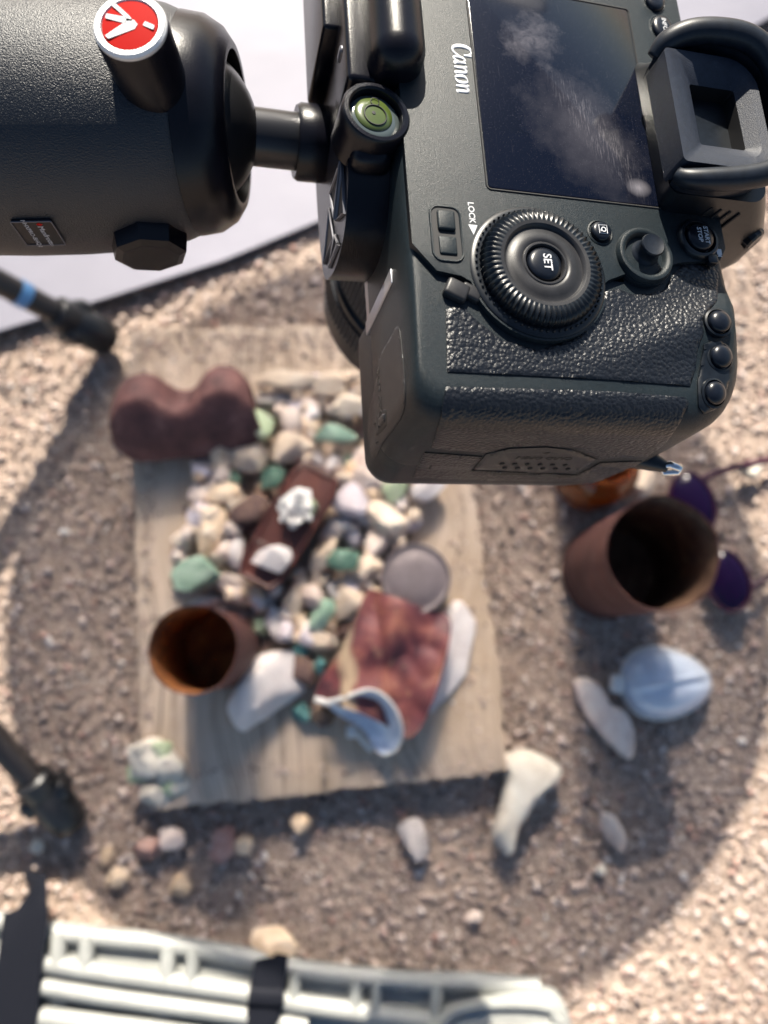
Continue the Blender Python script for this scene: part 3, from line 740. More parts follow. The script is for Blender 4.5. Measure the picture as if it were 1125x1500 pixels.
# ------------------------------------------------------------------ rusty tins
def open_can(name, label, px, py, h, r, base, mat, lean=(0, 0), inside=None):
    p = g(px, py, base); t = empty(name, p, label, 'can')
    prof = [(r * 0.90, 0.0015), (r * 0.965, 0.0), (r * 1.0, 0.001), (r * 1.0, 0.003), (r * 0.975, 0.005)]
    for i in range(24):
        z = 0.006 + (h - 0.012) * i / 23
        prof.append((r * (0.975 + 0.006 * math.sin(i * 1.05)), z))
    prof += [(r * 0.985, h - 0.004), (r * 1.005, h - 0.002), (r * 1.0, h), (r * 0.975, h - 0.0005)]
    def dent(q, a, i):
        k = 1 + 0.045 * noise.noise(Vector((math.cos(a) * 1.2 + px, math.sin(a) * 1.2, q.z * 22))) + 0.012 * noise.noise(Vector((math.cos(a) * 6 + px, math.sin(a) * 6, q.z * 160)))
        return Vector((q.x * k + lean[0] * q.z, q.y * k + lean[1] * q.z, q.z + (0.0016 * noise.noise(Vector((math.cos(a) * 3, math.sin(a) * 3, px))) if q.z > h * .9 else 0)))
    mesh('wall', *revolve(prof, 64, close0=True, close1=False, fn=dent), mat, t)
    inner = [(r * 0.966, h - 0.0015)] + [(r * 0.962, h - 0.004 - (h - 0.007) * i / 12) for i in range(13)] + [(r * 0.9, 0.0028), (0.0008, 0.0032)]
    mesh('inside', *revolve(inner, 64, close0=False, close1=True, fn=dent), inside or M_RUSTIN, t)
    return t
open_can('rusty_can', 'small open rusty can with orange rust inside, standing on the board', 327, 952, 0.094, 0.0280, BT, M_RUST)
open_can('rusty_can', 'tall open rusty can standing on the gravel under the camera', 890, 838, 0.122, 0.0362, 0.0, M_RUST, inside=M_TANIN)
def crushed_can():
    p = g(270, 603, BT + 0.032); t = empty('crushed_can', (p.x, p.y, BT), 'crushed dark rusty can lying on its side, pinched in the middle', 'can')
    L_, r = 0.103, 0.034; V = []; Fc = []; n = 40; m = 60
    for i in range(n + 1):
        f = i / n; x = (f - 0.5) * L_; e = 1 - (abs(f - 0.5) * 2) ** 7 * 0.42
        pin = math.exp(-((f - 0.50) / 0.15) ** 2)
        for k in range(m):
            a = 2 * math.pi * k / m; yy, zz = math.cos(a), math.sin(a)
            up = max(0.0, 0.75 * yy + 0.55 * zz)
            rr = r * e * (1 - 0.78 * pin * up ** 1.2) * (1 + 0.05 * noise.noise(Vector((f * 5, yy * 1.6, zz * 1.6))) + 0.012 * noise.noise(Vector((f * 16, yy * 5, zz * 5))))
            y_, z_ = rr * yy * 1.02, max(rr * zz, -0.030)
            dd = -0.80 * y_ + 0.60 * z_ - 0.0155
            if dd > 0: y_ += 0.80 * dd * 0.72; z_ -= 0.60 * dd * 0.72
            V.append((x - 0.006 * yy * (f - .5), y_, (max(z_, -0.030) + 0.030) * 0.84))
    for i in range(n):
        for k in range(m): Fc.append((i * m + k, i * m + (k + 1) % m, (i + 1) * m + (k + 1) % m, (i + 1) * m + k))
    o = mesh('wall', V, Fc, M_RUST2, t, ang=60); o.rotation_euler = (0, 0, rad(6))
    for sgn, i in ((-1, 0), (1, n)):
        ring = [Vector(V[i * m + k]) for k in range(m)]; c = sum(ring, Vector()) / m
        VV = [q + Vector((sgn * 0.0004, 0, 0)) for q in ring] + [c + (q - c) * 0.86 + Vector((-sgn * 0.003, 0, 0)) for q in ring]
        q = mesh('end_plate', VV, [(k, (k + 1) % m, m + (k + 1) % m, m + k) for k in range(m)] + [tuple(range(m, 2 * m))], M_RUST, t); q.rotation_euler = (0, 0, rad(6))
crushed_can()
def tin_bar():
    z = BT + 0.034; P = [g(x, y, z) for x, y in [(438, 676), (500, 707), (402, 866), (346, 836)]]
    c = sum(P, Vector()) / 4; hgt = 0.018
    poly = [(q.x - c.x, q.y - c.y) for q in P]
    t = empty('tin_bar', (c.x, c.y, z - hgt), 'flat dark reddish brown tin box lying slanted on the pile', 'tin box')
    rim = [Vector((q[0], q[1], 0)) for q in poly]
    dense = []
    for i in range(4):
        a, b = rim[i], rim[(i + 1) % 4]
        for k in range(1, 8): dense.append(a.lerp(b, k / 8))
    mesh('box_body', *prism([(q.x * 0.985, q.y * 0.985) for q in dense], 0.0, hgt - 0.0012, 0.002), M_BROWNTIN, t)
    mesh('rim', *tube([q + Vector((0, 0, hgt - 0.0012)) for q in dense], 0.0019, 8, closed=True, up=(0, 0, 1)), M_BROWNTIN, t)
    mesh('hinge_bead', *tube([rim[0].lerp(rim[3], .06) + Vector((-.0006, 0, hgt * .55)), rim[0].lerp(rim[3], .94) + Vector((-.0006, 0, hgt * .55))], 0.0018, 8), M_BROWNTIN, t)
    mesh('cross_ridge', *tube([rim[0].lerp(rim[3], .72).lerp(rim[1].lerp(rim[2], .72), .04) + Vector((0, 0, hgt - .001)), rim[0].lerp(rim[3], .70).lerp(rim[1].lerp(rim[2], .70), .96) + Vector((0, 0, hgt - .001))], 0.0012, 8), M_BROWNTIN, t)
    return z
ZB = tin_bar()
def crystal_cluster():
    p = g(434, 742, ZB); t = empty('crystal_cluster', p, 'spiky white crystal cluster sitting on the brown tin bar', 'crystal')
    rs = np.random.default_rng(2); s = px_scale(p)
    V = rock_verts(I3[0], rs, 10, rough=0.25) * np.array([.011, .015, .006]) + np.array([0, 0, .004]); mesh('crystal_base', V, I3[1], RM['crystal'], t, ang=30)
    for i in range(26):
        a = rs.uniform(0, 6.28); q = rs.uniform(0, 1) ** .6; x, y = math.cos(a) * .010 * q, math.sin(a) * .0155 * q
        d = Vector((x * 45 + rs.normal(0, .25), y * 35 + rs.normal(0, .25), 1)).normalized(); L_ = rs.uniform(.006, .012); r = rs.uniform(.0018, .0032)
        mesh('crystal_point', *revolve([(r * .9, 0), (r, L_ * .55), (r * .12, L_)], 6, frame(d), Vector((x, y, .004))), RM['crystal'], t, ang=10)
    for i in range(3):
        V = rock_verts(I2[0], rs, 8, rough=0) * .004 + np.array([.009 + .002 * i, -.008 + .004 * i, .003]); mesh('dark_matrix', V, I2[1], RM['pale'], t)
crystal_cluster()
stone('pale pinkish white stone sitting on the lower end of the brown tin bar', 400, 819, 62, 42, -14, 'white', base=ZB, thick=0.45, seed=51, sub=I4)
def lid_tin():
    p = g(607, 852, BT); r = 0.0255; h = 0.029
    t = empty('round_lid_tin', p, 'round grey brown tin with a raised rim lid, standing on the board', 'tin')
    mesh('tin_body', *revolve([(r * .9, 0), (r * .95, .001), (r * .95, h * .62)], 64), M_LIDTIN, t)
    mesh('lid', *revolve([(r * .97, h * .55), (r * 1.0, h * .58), (r * 1.0, h - .0025), (r * .985, h - .0008), (r * .95, h), (r * .91, h - .0006), (r * .885, h - .0016), (r * .80, h - .0020), (r * .74, h - .0012), (r * .4, h - .0006), (.0005, h - .0004)], 64), M_LIDTIN, t)
lid_tin()
def red_sheet():
    px = [(540, 864), (570, 872), (612, 888), (658, 904), (655, 950), (640, 1005), (618, 1062), (594, 1081), (560, 1060), (520, 1040), (486, 1030), (460, 1022), (470, 992), (486, 972), (500, 950), (512, 925), (524, 898)]
    z = BT + 0.024; P = smooth_poly([(g(x, y, z).x, g(x, y, z).y) for x, y in px], 3)
    c = Vector((sum(p[0] for p in P) / len(P), sum(p[1] for p in P) / len(P), 0)); rs = random.Random(2)
    pts = [Vector((p[0] - c.x, p[1] - c.y)) for p in P]; n = len(pts)
    edges = [(i, (i + 1) % n) for i in range(n)]
    xs = [p.x for p in pts]; ys = [p.y for p in pts]; st = 0.0026
    inn = []
    y = min(ys)
    while y < max(ys):
        x = min(xs)
        while x < max(xs):
            inn.append(Vector((x + rs.uniform(-.0004, .0004), y + rs.uniform(-.0004, .0004)))); x += st
        y += st
    vv, _, ff, *_ = delaunay_2d_cdt(pts + inn, edges, [list(range(n))], 1, 1e-6)
    def hz(x, y):
        q = Vector((x * 28, y * 28, 4))
        h = 0.009 * noise.noise(q) + 0.005 * abs(noise.noise(q * 1.9))
        d = x + 0.0225 + 0.006 * noise.noise(Vector((0, y * 45, 1)))
        h += 0.006 * math.exp(-(d / 0.005) ** 2) - 0.012 * max(0, -(d) / 0.02)       # creased fold, left flap bends down
        d2 = x - 0.004 + 0.15 * y; h -= 0.004 * math.exp(-(d2 / 0.004) ** 2)
        return h
    top = [Vector((v.x, v.y, hz(v.x, v.y) + 0.0022)) for v in vv]; m = len(top)
    bot = [Vector((v.x, v.y, hz(v.x, v.y) + 0.0004)) for v in vv]
    cnt = {}
    for f in ff:
        for i in range(len(f)):
            e = (f[i], f[(i + 1) % len(f)]); cnt[e] = 1
    Fc = [tuple(f) for f in ff] + [tuple(i + m for i in reversed(f)) for f in ff]
    for (a, b) in cnt:
        if (b, a) not in cnt: Fc.append((b, a, a + m, b + m))
    o = mesh('red_tin_sheet', top + bot, Fc, M_REDTIN, ang=50); o.location = (c.x, c.y, z)
    tag(o, 'flattened flaking red tin sheet with a cream crease down its left side', 'tin sheet')
    return c, hz, z
red_sheet()
def shell_a():
    z = BT + 0.030; p = g(545, 1055, z); t = empty('pearly_shell', (p.x, p.y, BT), 'bluish white pearly half shell propped against the red tin sheet', 'shell')
    def cr(pts, n):
        P = [Vector(q) for q in pts]; out = []
        for i in range(n + 1):
            u = i / n * (len(P) - 1); k = min(int(u), len(P) - 2); f = u - k
            a, b, c, d = P[max(k - 1, 0)], P[k], P[k + 1], P[min(k + 2, len(P) - 1)]
            out.append(0.5 * ((2 * b) + (c - a) * f + (2 * a - 5 * b + 4 * c - d) * f * f + (3 * b - a - 3 * c + d) * f ** 3))
        return out
    W3 = lambda x, y, zz: g(x, y, BT + zz) - t.location
    outer = cr([W3(478, 1030, .028), W3(505, 1022, .033), W3(540, 1010, .037), W3(566, 1022, .038), W3(584, 1048, .036), W3(589, 1078, .030), W3(578, 1100, .022), W3(562, 1106, .016)], 40)
    inner = cr([W3(486, 1040, .024), W3(500, 1050, .018), W3(516, 1058, .014), W3(528, 1066, .012), W3(538, 1078, .011), W3(545, 1090, .010), W3(551, 1099, .011), W3(557, 1105, .014)], 40)
    V = []; Fc = []; m = 14
    for lay in (0, 1):
        for i in range(41):
            for j in range(m + 1):
                f = j / m; q = outer[i].lerp(inner[i], f); bow = math.sin(math.pi * f) * min(1, i / 8, (40 - i) / 6)
                V.append(q + Vector((0.0015 * bow, -0.0010 * bow, -0.0075 * bow - 0.0011 * lay)))
    w = m + 1; o = 41 * w
    for i in range(40):
        for j in range(m):
            Fc.append((i * w + j, i * w + j + 1, (i + 1) * w + j + 1, (i + 1) * w + j)); Fc.append((o + i * w + j, o + (i + 1) * w + j, o + (i + 1) * w + j + 1, o + i * w + j + 1))
        for j in (0, m): Fc.append((i * w + j, (i + 1) * w + j, o + (i + 1) * w + j, o + i * w + j))
    for j in range(m):
        for i in (0, 40): Fc.append((i * w + j, i * w + j + 1, o + i * w + j + 1, o + i * w + j))
    mesh('shell_bowl', V, Fc, M_SHELL, t, ang=70)
    tail = [W3(462, 1025, .026), W3(470, 1026, .027)]
    mesh('shell_lip', *tube(tail + outer, [.0022] * 2 + [.0022 - .0012 * min(1, i / 12) for i in range(41)], 8), M_SHELLRIM, t)
    mesh('shell_hinge', *bbox(-.004, .004, -.005, .004, -.004, .004, .0015, off=W3(516, 1070, .008)), M_SHELLRIM, t)
    mesh('broken_edge', *tube([W3(524, 1072, .004), W3(532, 1084, .004), W3(546, 1098, .006)], .003, 8), M_SHELLRIM, t)
shell_a()
def shell_b():
    p = g(967, 1000, 0.0); t = empty('pearly_shell', p, 'blue grey pearly shell with a ridge, lying on the gravel below the tall can', 'shell')
    A, B, D = 0.0335, 0.026, 0.022; V = []; Fc = []; nu, nv = 18, 56
    def pt(i, k, s):
        u = (0.02 + 0.98 * i / nu) * math.pi / 2; a = 2 * math.pi * k / nv
        x, y, zz = math.sin(u) * math.cos(a), math.sin(u) * math.sin(a), math.cos(u)
        cr = y + 0.10 - 0.25 * x
        h = D * zz * (1 - 0.10 * math.exp(-(cr / 0.16) ** 2)) + 0.0022 * math.exp(-((cr - 0.16) / 0.07) ** 2)
        px_ = A * x * (1.0 + 0.10 * x); return Vector((px_ * s, B * y * s * (1 - 0.12 * x), max(h * s, 0) + 0.003))
    for i in range(nu + 1):
        for k in range(nv): V.append(pt(i, k, 1.0))
    for i in range(nu):
        for k in range(nv): Fc.append((i * nv + k, i * nv + (k + 1) % nv, (i + 1) * nv + (k + 1) % nv, (i + 1) * nv + k))
    Fc.append(tuple(range(nv)))
    mesh('shell_bowl', V, Fc, M_SHELL, t, ang=80)
    mesh('shell_lip', *tube([pt(nu, k, 1.0) + Vector((0, 0, -.001)) for k in range(nv)], .0018, 8, closed=True), M_SHELLRIM, t)
    mesh('shell_hinge', *xf(bbox(-.006, .005, -.007, .007, -.001, .010, .003), Matrix.Rotation(rad(-12), 3, 'Z'), Vector((-.034, -.001, .001))), M_SHELLRIM, t)
shell_b()
def sunglasses():
    c = g(1043, 790, .012); t = empty('sunglasses', (c.x, c.y, 0), 'maroon framed sunglasses with dark purple lenses on the gravel beside the tall can', 'sunglasses')
    for (x, y, w, h, r) in ((1014, 738, 60, 92, 16), (1066, 851, 58, 88, 16)):
        p = g(x, y, .014); s = px_scale(p) * .5; lp = p - t.location
        V, Fc = revolve([(.0005, .005), (.35, .0044), (.7, .0028), (.95, .0006), (.98, 0)], 40, fn=lambda q, a, i: Vector((q.x * w * s, q.y * h * s * (1 + .06 * math.sin(2 * a)), q.z)) if i else Vector((q.x * .1, q.y * .1, q.z)))
        R = Matrix.Rotation(rad(r), 3, 'Z') @ Matrix.Rotation(rad(-12), 3, 'Y')
        mesh('lens', [R @ q + lp for q in V], Fc, M_LENS, t, ang=180)
        ring = [R @ Vector((w * s * 1.02 * math.cos(a), h * s * 1.02 * math.sin(a) * (1 + .06 * math.sin(2 * a)), 0)) + lp for a in np.linspace(0, 2 * math.pi, 40, endpoint=False)]
        mesh('lens_rim', *tube(ring, .0015, 8, closed=True), M_GFRAME, t)
    P = lambda x, y, z: g(x, y, z) - t.location
    mesh('bridge', *tube([P(1026, 775, .016), P(1040, 790, .019), P(1050, 812, .016)], .0018, 10), M_GFRAME, t)
    mesh('temple', *tube([P(1026, 704, .015), P(1045, 694, .013), P(1075, 685, .011), P(1130, 672, .009), P(1180, 660, .008)], .0030, 10, flat=.6, up=(0, 0, 1)), M_GFRAME, t)
    mesh('temple', *tube([P(1085, 880, .015), P(1092, 866, .011), P(1140, 835, .008), P(1200, 800, .008)], .0028, 10, flat=.6, up=(0, 0, 1)), M_GFRAME, t)
sunglasses()
def amber_jar():
    p = g(862, 700, 0.0); t = empty('amber_jar', p, 'amber brown glass jar standing behind the tall rusty can under the camera', 'jar')
    r = .0285
    mesh('jar_glass', *revolve([(r * .85, .001), (r, .005), (r, .040), (r * .92, .047), (r * .66, .053), (r * .62, .060), (r * .56, .060), (r * .58, .052), (r * .86, .045), (r * .93, .038), (r * .93, .007), (r * .7, .005)], 48), M_AMBER, t)
    mesh('neck_ring', *revolve([(r * .63, .0545), (r * .70, .0555), (r * .70, .0585), (r * .63, .0595)], 48, close0=False, close1=False), M_AMBER, t)
amber_jar()

# ------------------------------------------------------------------ white plastic rack with black straps (bottom of the picture)
def plastic_rack():
    z0 = 0.012; c = g(400, 1460, 0); t = empty('plastic_rack', (c.x, c.y, 0), 'white slotted plastic rack with black straps at the bottom of the scene', 'rack')
    def P(x, y, z): return g(x, y, z) - t.location
    def rail(ctr, wpx, z, hgt=0.008, name='rail', mat=M_WPLASTIC, cap=True):
        pts = []; n = len(ctr)
        xs = [q[0] for q in ctr]; ys = [q[1] for q in ctr]
        m = 34; C_ = [(xs[0] + (xs[-1] - xs[0]) * i / m) for i in range(m + 1)]
        yy = np.interp(C_, xs, ys); k = np.array([.1, .2, .4, .2, .1]); ye = np.r_[[yy[0]] * 2, yy, [yy[-1]] * 2]; yy = np.convolve(ye, k, 'valid')
        Q = [P(x, y + 3 * math.sin(x * .011), z) for x, y in zip(C_, yy)]
        s = px_scale(Q[0] + t.location) * wpx / 2
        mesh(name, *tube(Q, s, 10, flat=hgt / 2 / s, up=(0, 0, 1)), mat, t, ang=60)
    up1 = [(-60, 1340), (64, 1362), (235, 1380), (375, 1408), (440, 1426), (600, 1438), (700, 1436), (790, 1446), (826, 1466)]
    up2 = [(-60, 1395), (64, 1408), (235, 1434), (375, 1459), (440, 1474), (600, 1492), (760, 1508)]
    up3 = [(-60, 1432), (64, 1442), (230, 1468), (367, 1490), (450, 1508)]
    up4 = [(-60, 1482), (64, 1488), (213, 1504), (340, 1528)]
    # backing tray under the rails
    tray = [(-60, 1348), (64, 1366), (235, 1384), (375, 1412), (440, 1430), (600, 1440), (700, 1440), (790, 1452), (824, 1470), (832, 1500), (828, 1560), (-60, 1560)]
    poly = [(P(x, y, z0 + .004).x, P(x, y, z0 + .004).y) for x, y in tray]
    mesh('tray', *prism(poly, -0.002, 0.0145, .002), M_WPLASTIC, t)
    rail(up1[:-1], 26, z0 + .004, .012); rail(up2, 28, z0 + .009, .014); rail(up3, 26, z0 + .010, .014); rail(up4, 30, z0 + .010, .014)
    rail([(x, y - 11) for x, y in up1[:-1]], 10, z0 + .002, .006, 'lower_edge')
    ya = lambda L_, x: float(np.interp(x, [q[0] for q in L_], [q[1] for q in L_]))
    for (x, w) in ((64, 12), (87, 24), (128, 24), (247, 24), (283, 20), (432, 20), (522, 20), (552, 16), (640, 20)):
        a, b = P(x, ya(up1, x) + 2, z0 + .006), P(x - 2, ya(up2, x) - 2, z0 + .009); s = px_scale(a + t.location) * w / 2
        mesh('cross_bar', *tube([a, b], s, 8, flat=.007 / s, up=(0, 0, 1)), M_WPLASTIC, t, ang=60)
    for (x, w) in ((98, 60), (255, 54), (430, 30), (560, 46)):
        a, b = P(x, ya(up2, x), z0 + .005), P(x - 4, ya(up3, x) + 2, z0 + .005); s = px_scale(a + t.location) * w / 2
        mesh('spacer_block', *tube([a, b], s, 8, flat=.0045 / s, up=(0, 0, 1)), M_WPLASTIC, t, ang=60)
    for (x, w) in ((86, 36), (240, 34)):
        a, b = P(x, ya(up3, x), z0 + .005), P(x - 4, ya(up4, x) + 2, z0 + .005); s = px_scale(a + t.location) * w / 2
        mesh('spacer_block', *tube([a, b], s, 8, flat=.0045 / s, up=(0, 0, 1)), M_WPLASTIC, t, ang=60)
    # rounded end piece lying over the right end
    cap = smooth_poly([(635, 1490), (690, 1470), (765, 1456), (812, 1462), (832, 1480), (838, 1520), (836, 1580), (600, 1580), (590, 1530)], 4)
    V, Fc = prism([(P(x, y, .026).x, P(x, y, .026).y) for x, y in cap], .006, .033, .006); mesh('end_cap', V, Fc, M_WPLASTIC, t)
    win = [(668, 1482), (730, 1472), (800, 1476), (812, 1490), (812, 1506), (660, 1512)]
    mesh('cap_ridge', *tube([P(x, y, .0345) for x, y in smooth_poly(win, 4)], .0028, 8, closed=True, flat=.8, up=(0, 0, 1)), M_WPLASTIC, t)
    for ctr, w, zz in (([(46, 1308), (38, 1340), (30, 1400), (14, 1560)], 66, .030), ([(398, 1404), (392, 1440), (384, 1500), (378, 1560)], 50, .028)):
        Q = [P(ctr[0][0], ctr[0][1] - 4, .001)] + [P(x, y, zz) for x, y in ctr]; s = px_scale(Q[1] + t.location) * w / 2
        mesh('strap', *tube(Q, s, 12, flat=.0016 / s, up=(0, 0, 1)), M_STRAP, t, ang=60)
        if w == 50:
            a = P(390, 1462, zz + .002); mesh('strap_keeper', *tube([a + Vector((-s * 1.02, .0008, 0)), a + Vector((s * 1.02, -.0004, 0))], .006, 10, flat=.35, up=(0, 0, 1)), M_STRAP, t)
plastic_rack()

# ------------------------------------------------------------------ the photo camera (built in millimetres; u = its up, v = its left, w = out of its back)
nW = -ray(265, 1065); nW.normalize()
OW = CAMP + ray(787, 395) * 0.203
def bp_world(px, py, w=0):
    d = ray(px, py); return CAMP + d * (((OW + nW * w * 0.001 - CAMP).dot(nW)) / d.dot(nW))
uW = (bp_world(965, 303) - bp_world(718, 275)).normalized(); vW = nW.cross(uW)
MC = Matrix.Translation(OW) @ Matrix((uW, vW, nW)).transposed().to_4x4() @ Matrix.Scale(0.001, 4)
MCI = MC.inverted()
def lp(px, py, w=0):
    return MCI @ bp_world(px, py, w)
CL = MCI @ CAMP
def lray(px, py):
    return ((MCI @ (CAMP + ray(px, py))) - CL).normalized()
dslr = empty('photo_camera', None, 'black digital camera mounted sideways on the ball head, lens pointing down', 'camera', M=MC)
def cam_part(name, VF, mat, parent=dslr, ang=40):
    return mesh(name, VF[0], VF[1], mat, parent, ang)
U0, U1, V0, V1 = -35.0, 61.0, -40.5, 108.0
def back_h(u, v):
    r = 0.0
    # thumb ridge running towards the grip corner
    a, b = Vector((14, -25)), Vector((58, -9)); p = Vector((u, v)); ab = b - a
    t = max(0, min(1, (p - a).dot(ab) / ab.dot(ab))); d = (p - (a + ab * t)).length
    r += (0.6 + 2.6 * t) * math.exp(-(d / 7.0) ** 2)
    r -= 1.2 * max(0, min(1, (-(v) - 8) / 25)) * max(0, 1 - t)
    return -1.6 + r
def body_loft():
    def sect(il, ir, ib, it, w, rs_):
        pts = round_rect(U0 + il, U1 - ir, V0 + ib, V1 - it, rs_, 8)      # order: top right, top left, bottom left, bottom right
        dense = []
        for i in range(len(pts)):
            a, b = Vector(pts[i]), Vector(pts[(i + 1) % len(pts)])
            k = 14 if (a - b).length > 20 else 1
            for j in range(k): dense.append(tuple(a.lerp(b, j / k)))
        return dense, w
    S = []
    rc = lambda e: [max(2, q - e) for q in (8, 6, 9, 20)]
    for k in range(9):
        th = rad(90 * k / 8); s = 1 - math.sin(th); c = 1 - math.cos(th)
        S.append((*sect(2.6 * s, 4.5 * s, 9.5 * s, 6 * s, -9 * c, rc(2 * s)), 'back', s))
    S.append((*sect(0, 0, 0, 0, -25, rc(0)), '', 0)); S.append((*sect(0, .5, 0, 0, -40, rc(0)), '', 0)); S.append((*sect(1.5, 3, 1.5, 1.5, -43, rc(0)), '', 0))
    n = len(S[0][0]); assert all(len(s[0]) == n for s in S)
    V = []; Fc = []
    # back cap: rings shrinking to a centre line
    base = S[0][0]; cx = [max(U0 + 35, min(U1 - 35, p[0])) for p in base]; cy = [max(V0 + 40, min(V1 - 40, p[1])) for p in base]
    R = 22
    for i in range(R + 1):
        f = i / R
        for k, p in enumerate(base):
            u = cx[k] + (p[0] - cx[k]) * f; v = cy[k] + (p[1] - cy[k]) * f
            V.append(Vector((u, v, back_h(u, v))))
    for si, s in enumerate(S[1:], 1):
        for p in s[0]:
            blend = s[3]; V.append(Vector((p[0], p[1], s[1] + back_h(p[0], p[1]) * (blend if s[2] == 'back' else 0) + (-1.6 * (1 - blend) if s[2] == 'back' else 0))))
    rows = R + len(S)
    for i in range(rows):
        for k in range(n):
            a, b, c, d = i * n + k, i * n + (k + 1) % n, (i + 1) * n + (k + 1) % n, (i + 1) * n + k
            Fc.append((a, b, c, d))
    Fc.append(tuple(rows * n + k for k in range(n)))
    # centre strip is closed by the coincident inner ring
    # grip: deeper block at the right hand end
    G = []
    for (w, e, dv) in ((-30, 1.2, 0), (-46, .6, 0), (-58, .2, 0), (-64, 1.5, -2), (-68, 4.5, -6), (-70, 9, -11)):
        G.append(([q for q in round_rect(U0 + .4 + e, U1 - 2.5 - e * 1.6 - max(0, (-w - 46)) * .35, V0 + .5 + e * .9, 10 + dv, [9, 4, 8, 15], 7)], w))
    m = len(G[0][0]); o = len(V)
    for pts, w in G:
        for p in pts: V.append(Vector((p[0], p[1], w)))
    for i in range(len(G) - 1):
        for k in range(m): Fc.append((o + i * m + k, o + i * m + (k + 1) % m, o + (i + 1) * m + (k + 1) % m, o + (i + 1) * m + k))
    Fc.append(tuple(o + k for k in range(m))); Fc.append(tuple(o + (len(G) - 1) * m + k for k in range(m)))
    return V, Fc
bV, bF = body_loft()
me = bpy.data.meshes.new('body'); me.from_pydata([tuple(v) for v in bV], [], bF)
bmm = bmesh.new(); bmm.from_mesh(me); bmesh.ops.remove_doubles(bmm, verts=bmm.verts, dist=0.001); bmesh.ops.recalc_face_normals(bmm, faces=bmm.faces)
BODY_BVH = BVHTree.FromBMesh(bmm); bmm.to_mesh(me); bmm.free(); shade(me, 50); link('body', me, M_BODY, dslr)
def hit(px, py, bvh=None):
    loc, nrm, _, _ = (bvh or BODY_BVH).ray_cast(CL, lray(px, py))
    if loc is not None and nrm.dot(CL - loc) < 0: nrm = -nrm
    return loc, nrm
def patch(name, poly, mat, off=0.5, step=4.5, edge=1.2, parent=dslr, bvh=None, dense=1, ang=50):
    """panel lying on the body: outline traced on the body surface, raised by off mm, with rounded edge"""
    P = []
    for i in range(len(poly)):
        a, b = Vector(poly[i]), Vector(poly[(i + 1) % len(poly)]); k = max(1, int((b - a).length / step))
        P += [a.lerp(b, j / k) for j in range(k)]
    n = len(P); xs = [p.x for p in P]; ys = [p.y for p in P]; inn = []
    y = min(ys)
    while y < max(ys):
        x = min(xs)
        while x < max(xs): inn.append(Vector((x, y))); x += step
        y += step
    vv, _, ff, ov, *_ = delaunay_2d_cdt(P + inn, [(i, (i + 1) % n) for i in range(n)], [list(range(n))], 1, 1e-6)
    V = []; N_ = []; last = None
    for v in vv:
        l, nn = hit(v.x, v.y, bvh)
        V.append(l); N_.append(nn)
    bad = {i for i, l in enumerate(V) if l is None}
    ff = [f for f in ff if not any(i in bad for i in f)]
    cnt = set()
    for f in ff:
        for i in range(len(f)): cnt.add((f[i], f[(i + 1) % len(f)]))
    bnd = [(a, b) for (a, b) in cnt if (b, a) not in cnt]
    bv = {a for e in bnd for a in e}
    out = []; idx = {}
    for i, l in enumerate(V):
        if i in bad: continue
        idx[i] = len(out); out.append(l + N_[i] * (off if i not in bv else off * 0.55))
    Fc = [tuple(idx[i] for i in f) for f in ff]
    low = {}
    for i in bv: low[i] = len(out); out.append(V[i] - N_[i] * 0.35)
    for a, b in bnd: Fc.append((idx[b], idx[a], low[a], low[b]))
    return cam_part(name, (out, Fc), mat, parent, ang)
def on_body(px, py, off=0.0, bvh=None):
    l, n_ = hit(px, py, bvh); return (l + n_ * off, n_)
def place_text(name, s, c, dirv, nrm, size, mat=None, bold=0.02, parent=dslr, sx=1.0, ext=0.04):
    z = Vector(nrm).normalized(); x = (Vector(dirv) - z * Vector(dirv).dot(z)).normalized(); y = z.cross(x)
    M = Matrix((x, y, z)).transposed()
    return mesh(name, *xf(text_vf(s, size, bold, ext, sx), M, c), mat or M_PRINT, parent, ang=180)

# raised plastic back panel round the screen and the dials
Bp = lambda x, y: tuple(lp(x, y, 0)[:2])
DC = Vector(lp(789, 398, 0)); SCn = Vector(lp(943, 376, 0))
def arc(c, r, a0, a1, n=18):
    return [(c[0] + r * math.cos(rad(a0 + (a1 - a0) * i / n)), c[1] + r * math.sin(rad(a0 + (a1 - a0) * i / n))) for i in range(n + 1)]
panel = [(U0 + 1.6, V1 - 8), (U0 + 1.6, 4.5), Bp(640, 396), Bp(676, 404), Bp(690, 412), Bp(700, 434)]
panel += arc(DC, 19.6, 203, 338) + [Bp(880, 420), Bp(892, 410)] + arc(SCn, 8.6, 222, 330) + [Bp(985, 388), Bp(1000, 384), (56.5, 8.0), (59, 12), (59, 24), (58.6, V1 - 8)]
pv, pf = prism(panel, -3.4, 0.0, 0.9, 3)
cam_part('back_panel', (pv, pf), M_BODY)
# the screen
sc_poly = round_rect(-11.2, 40.2, 23.1, 91, 1.0, 4)
cam_part('screen', prism(sc_poly, -0.4, 0.25, 0.25), M_SCREEN)
cam_part('screen_edge', tube([Vector((p[0], p[1], 0.05)) for p in round_rect(-11.6, 40.6, 22.7, 91.4, 1.2, 4)], 0.28, 6, closed=True), M_HOLE)
